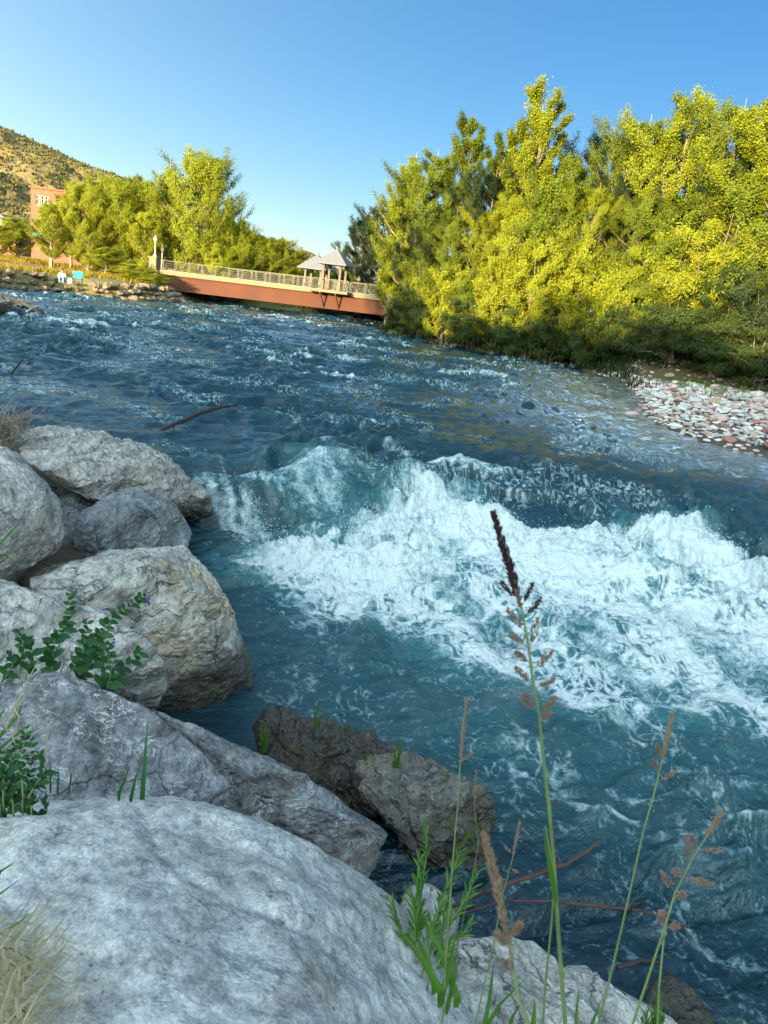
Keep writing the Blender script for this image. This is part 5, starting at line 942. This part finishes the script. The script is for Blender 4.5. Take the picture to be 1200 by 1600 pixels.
# willow shoots between the boulders
def shoot_plant(name, label, stems, mat, leafL, leafW, nleaf, cat, flowers=(), updir=.7, seed=0, stemr=.003, sm='stem', pair=False):
    rg = random.Random(seed); P0_ = Vector(Yp(*stems[0][0])); o = empty(name, P0_); inv = Matrix.Translation(-P0_); tag(o, label, cat)
    for st in stems:
        P = [Vector(Yp(*q)) for q in st]; P1 = [P[0]-Vector((0, 0, .04))]+P; k = MB().tube(P1, [stemr]+[stemr*(1-.7*i/(len(P)-1)) for i in range(len(P))], 5).build('stem', M[sm], o, True); k.matrix_parent_inverse = inv; mb = MB(); L_ = sum((P[i+1]-P[i]).length for i in range(len(P)-1)); cnt = max(4, int(nleaf*L_))
        for i in range(cnt):
            f_ = .12+.88*(i+rg.random()*.4)/cnt; q = f_*(len(P)-1); i0 = min(len(P)-2, int(q)); a = P[i0].lerp(P[i0+1], q-i0); d0 = (P[i0+1]-P[i0]).normalized()
            for sgn_ in ((-1, 1) if pair else (rg.choice((-1, 1)),)):
                an = rg.uniform(0, 6.28) if not pair else i*1.57; s_ = d0.cross(Vector((math.cos(an), math.sin(an), .2))).normalized()*sgn_; dd = (d0*updir+s_*(1-updir*.5)+Vector((0, 0, .1))).normalized(); ln = leafL*rg.uniform(.6, 1.15)*(1-.45*f_); wv_ = dd.cross(s_.cross(dd)).normalized(); sd_ = dd.cross(Vector((rg.uniform(-.5, .5), -1, rg.uniform(.2, 1)))).normalized()
                pts = [a+dd*ln*u_+Vector((0, 0, -.22*ln*u_*u_)) for u_ in (0, .25, .5, .75, 1)]; wl_ = leafW*ln/leafL; mb.blade(pts, [wl_*.15, wl_*.85, wl_, wl_*.65, .0003], sd_, .12)
        k = mb.build('leaves', M[mat], o, True); k.matrix_parent_inverse = inv
    for (fx, fy, fyd, rr_, nf) in flowers:
        mb = MB()
        for i in range(nf):
            c0 = Vector(Yp(fx+rg.uniform(-1, 1)*rr_, fy+rg.uniform(-1, 1)*rr_*1.3, fyd)); r_ = rg.uniform(.004, .008); v, f = ico(1); mb.add([c0+Vector(q)*r_ for q in v], f)
        k = mb.build('flower', M['flower'], o, True); k.matrix_parent_inverse = inv
    return o
shoot_plant('willow_shoots', 'bright green willow shoots growing between the grey slab and the brown boulder', [[(640, 1500, 1.9), (655, 1430, 2.0), (665, 1340, 2.1), (668, 1290, 2.12)], [(650, 1510, 1.85), (680, 1430, 1.9), (705, 1370, 1.95), (720, 1330, 2.0)], [(660, 1520, 1.8), (690, 1460, 1.85), (725, 1410, 1.9), (748, 1360, 1.95)], [(640, 1500, 1.85), (625, 1450, 1.9), (607, 1405, 1.95)], [(650, 1500, 1.85), (648, 1440, 1.9), (640, 1390, 1.95)], [(665, 1500, 1.8), (680, 1440, 1.85), (690, 1400, 1.9)], [(655, 1490, 1.9), (650, 1400, 2.0), (655, 1330, 2.1)], [(670, 1530, 1.7), (700, 1480, 1.75), (742, 1440, 1.8)]], 'wil', .08, .010, 120, 'plant', seed=3, updir=.85)
clump('broad bright green leaves at the foot of the willow shoots', [[(715, 1560, 1.35), (690, 1490, 1.45), (660, 1425, 1.5)], [(690, 1560, 1.35), (705, 1500, 1.4), (712, 1455, 1.45)], [(700, 1570, 1.35), (712, 1520, 1.4), (712, 1475, 1.45)], [(680, 1540, 1.4), (660, 1480, 1.45), (650, 1460, 1.5)], [(690, 1550, 1.35), (660, 1500, 1.4), (615, 1440, 1.5)]], 'blade', w=.022)
clump('green blades rising at the bottom edge right of the foreground boulder', [[(740, 1640, .8), (780, 1570, .85), (825, 1525, .9)], [(750, 1640, .8), (765, 1560, .85), (772, 1500, .9)], [(830, 1640, .85), (834, 1590, .88), (836, 1560, .9)], [(790, 1640, .8), (800, 1590, .85), (818, 1560, .9)]], 'blade', w=.010, ys=1.7)
clump('two short green blades at the bottom edge beside the tallest stem', [[(905, 1640, .85), (900, 1590, .88), (905, 1540, .9)], [(905, 1640, .85), (925, 1600, .88), (940, 1560, .9)]], 'blade', w=.010, ys=1.8)
bl = [[(rg.uniform(1000, 1035), 1630, 1.9), (rg.uniform(998, 1040), 1590, 1.92), (rg.uniform(990, 1045), rg.uniform(1550, 1580), 1.95)] for _ in range(26)]
clump('small green tuft on the fissured rock at the bottom edge', bl, 'blade', w=.010)
clump('few green blades at the bottom right corner', [[(1110, 1640, 1.5), (1130, 1598, 1.5), (1142, 1588, 1.5)], [(1160, 1640, 1.5), (1161, 1578, 1.5)], [(1100, 1640, 1.5), (1105, 1600, 1.5), (1120, 1590, 1.5)]], 'blade', w=.016)
shoot_plant('flowering_plant', 'leafy dark green plant with violet flowers beside the low pale boulder', [[(95, 1070, 3.1), (140, 1010, 3.3), (175, 965, 3.4), (228, 928, 3.5)], [(80, 1060, 3.1), (85, 1000, 3.2), (108, 970, 3.25), (110, 925, 3.3)], [(150, 1080, 3.0), (165, 1040, 3.1), (170, 1000, 3.2)], [(150, 1085, 3.0), (185, 1050, 3.1), (221, 1017, 3.2)], [(120, 1075, 3.1), (130, 1020, 3.2), (137, 970, 3.3)], [(30, 1050, 3.0), (35, 1010, 3.1), (30, 982, 3.15)], [(40, 1060, 3.0), (50, 1020, 3.1), (45, 995, 3.15)], [(110, 1070, 3.1), (150, 1030, 3.2), (160, 990, 3.25)], [(0, 1070, 3.0), (20, 1040, 3.0), (12, 1020, 3.05)], [(160, 1090, 3.0), (172, 1060, 3.05), (178, 1020, 3.1)], [(90, 1070, 3.1), (78, 1030, 3.15), (76, 1000, 3.2)]], 'herb', .085, .042, 38, 'plant', [(230, 938, 3.5, 5, 16), (220, 1016, 3.2, 3, 6), (132, 968, 3.3, 3, 6), (182, 1040, 3.1, 5, 8), (178, 1002, 3.2, 3, 5)], .45, 4, pair=True)
st = []
for i in range(26):
    a_ = rg.uniform(-50, 55); b__ = rg.uniform(1200, 1290); st.append([(a_, b__+30, 1.85), (a_+rg.uniform(-15, 25), b__-10, 1.9), (a_+rg.uniform(-20, 40), b__-rg.uniform(25, 75), 1.95)])
shoot_plant('leafy_weed', 'dark green leafy weed at the left edge between the slab and the pale boulder', st, 'herb', .05, .022, 60, 'plant', seed=6, updir=.5, pair=True)
# dead twigs by the left edge, weeds and moss on the wet rock
mb = MB()
for i in range(110):
    a_ = Vector(Yp(rg.uniform(-40, 15), rg.uniform(690, 712), 8.6)); mb.tube([a_, a_+Vector((rg.uniform(-.15, .25), rg.uniform(-.2, .2), rg.uniform(.1, .35))), a_+Vector((rg.uniform(-.2, .5), rg.uniform(-.3, .3), rg.uniform(.15, .62)))], [.010, .007, .003], 4)
tag(mb.build('dead_bush', M['drift']), 'dead brown twiggy bush at the left edge behind the boulders', 'bush')
for px, py, y, k_, lab in [(497, 1128, 4.35, 3, 'single thin weed on top of the wet dark boulder'), (412, 1165, 4.4, 5, 'small weeds at the left end of the wet dark boulder'), (620, 1190, 4.3, 4, 'sparse weed beside the moss on the wet boulder')]:
    clump(lab, [[(px+rg.uniform(-6, 6), py+6, y), (px+rg.uniform(-8, 8), py-15, y), (px+rg.uniform(-12, 12), py-rg.uniform(25, 50), y)] for _ in range(k_*2)], 'blade', cat='weed', name='weed', w=.012)
S['built'] = 1
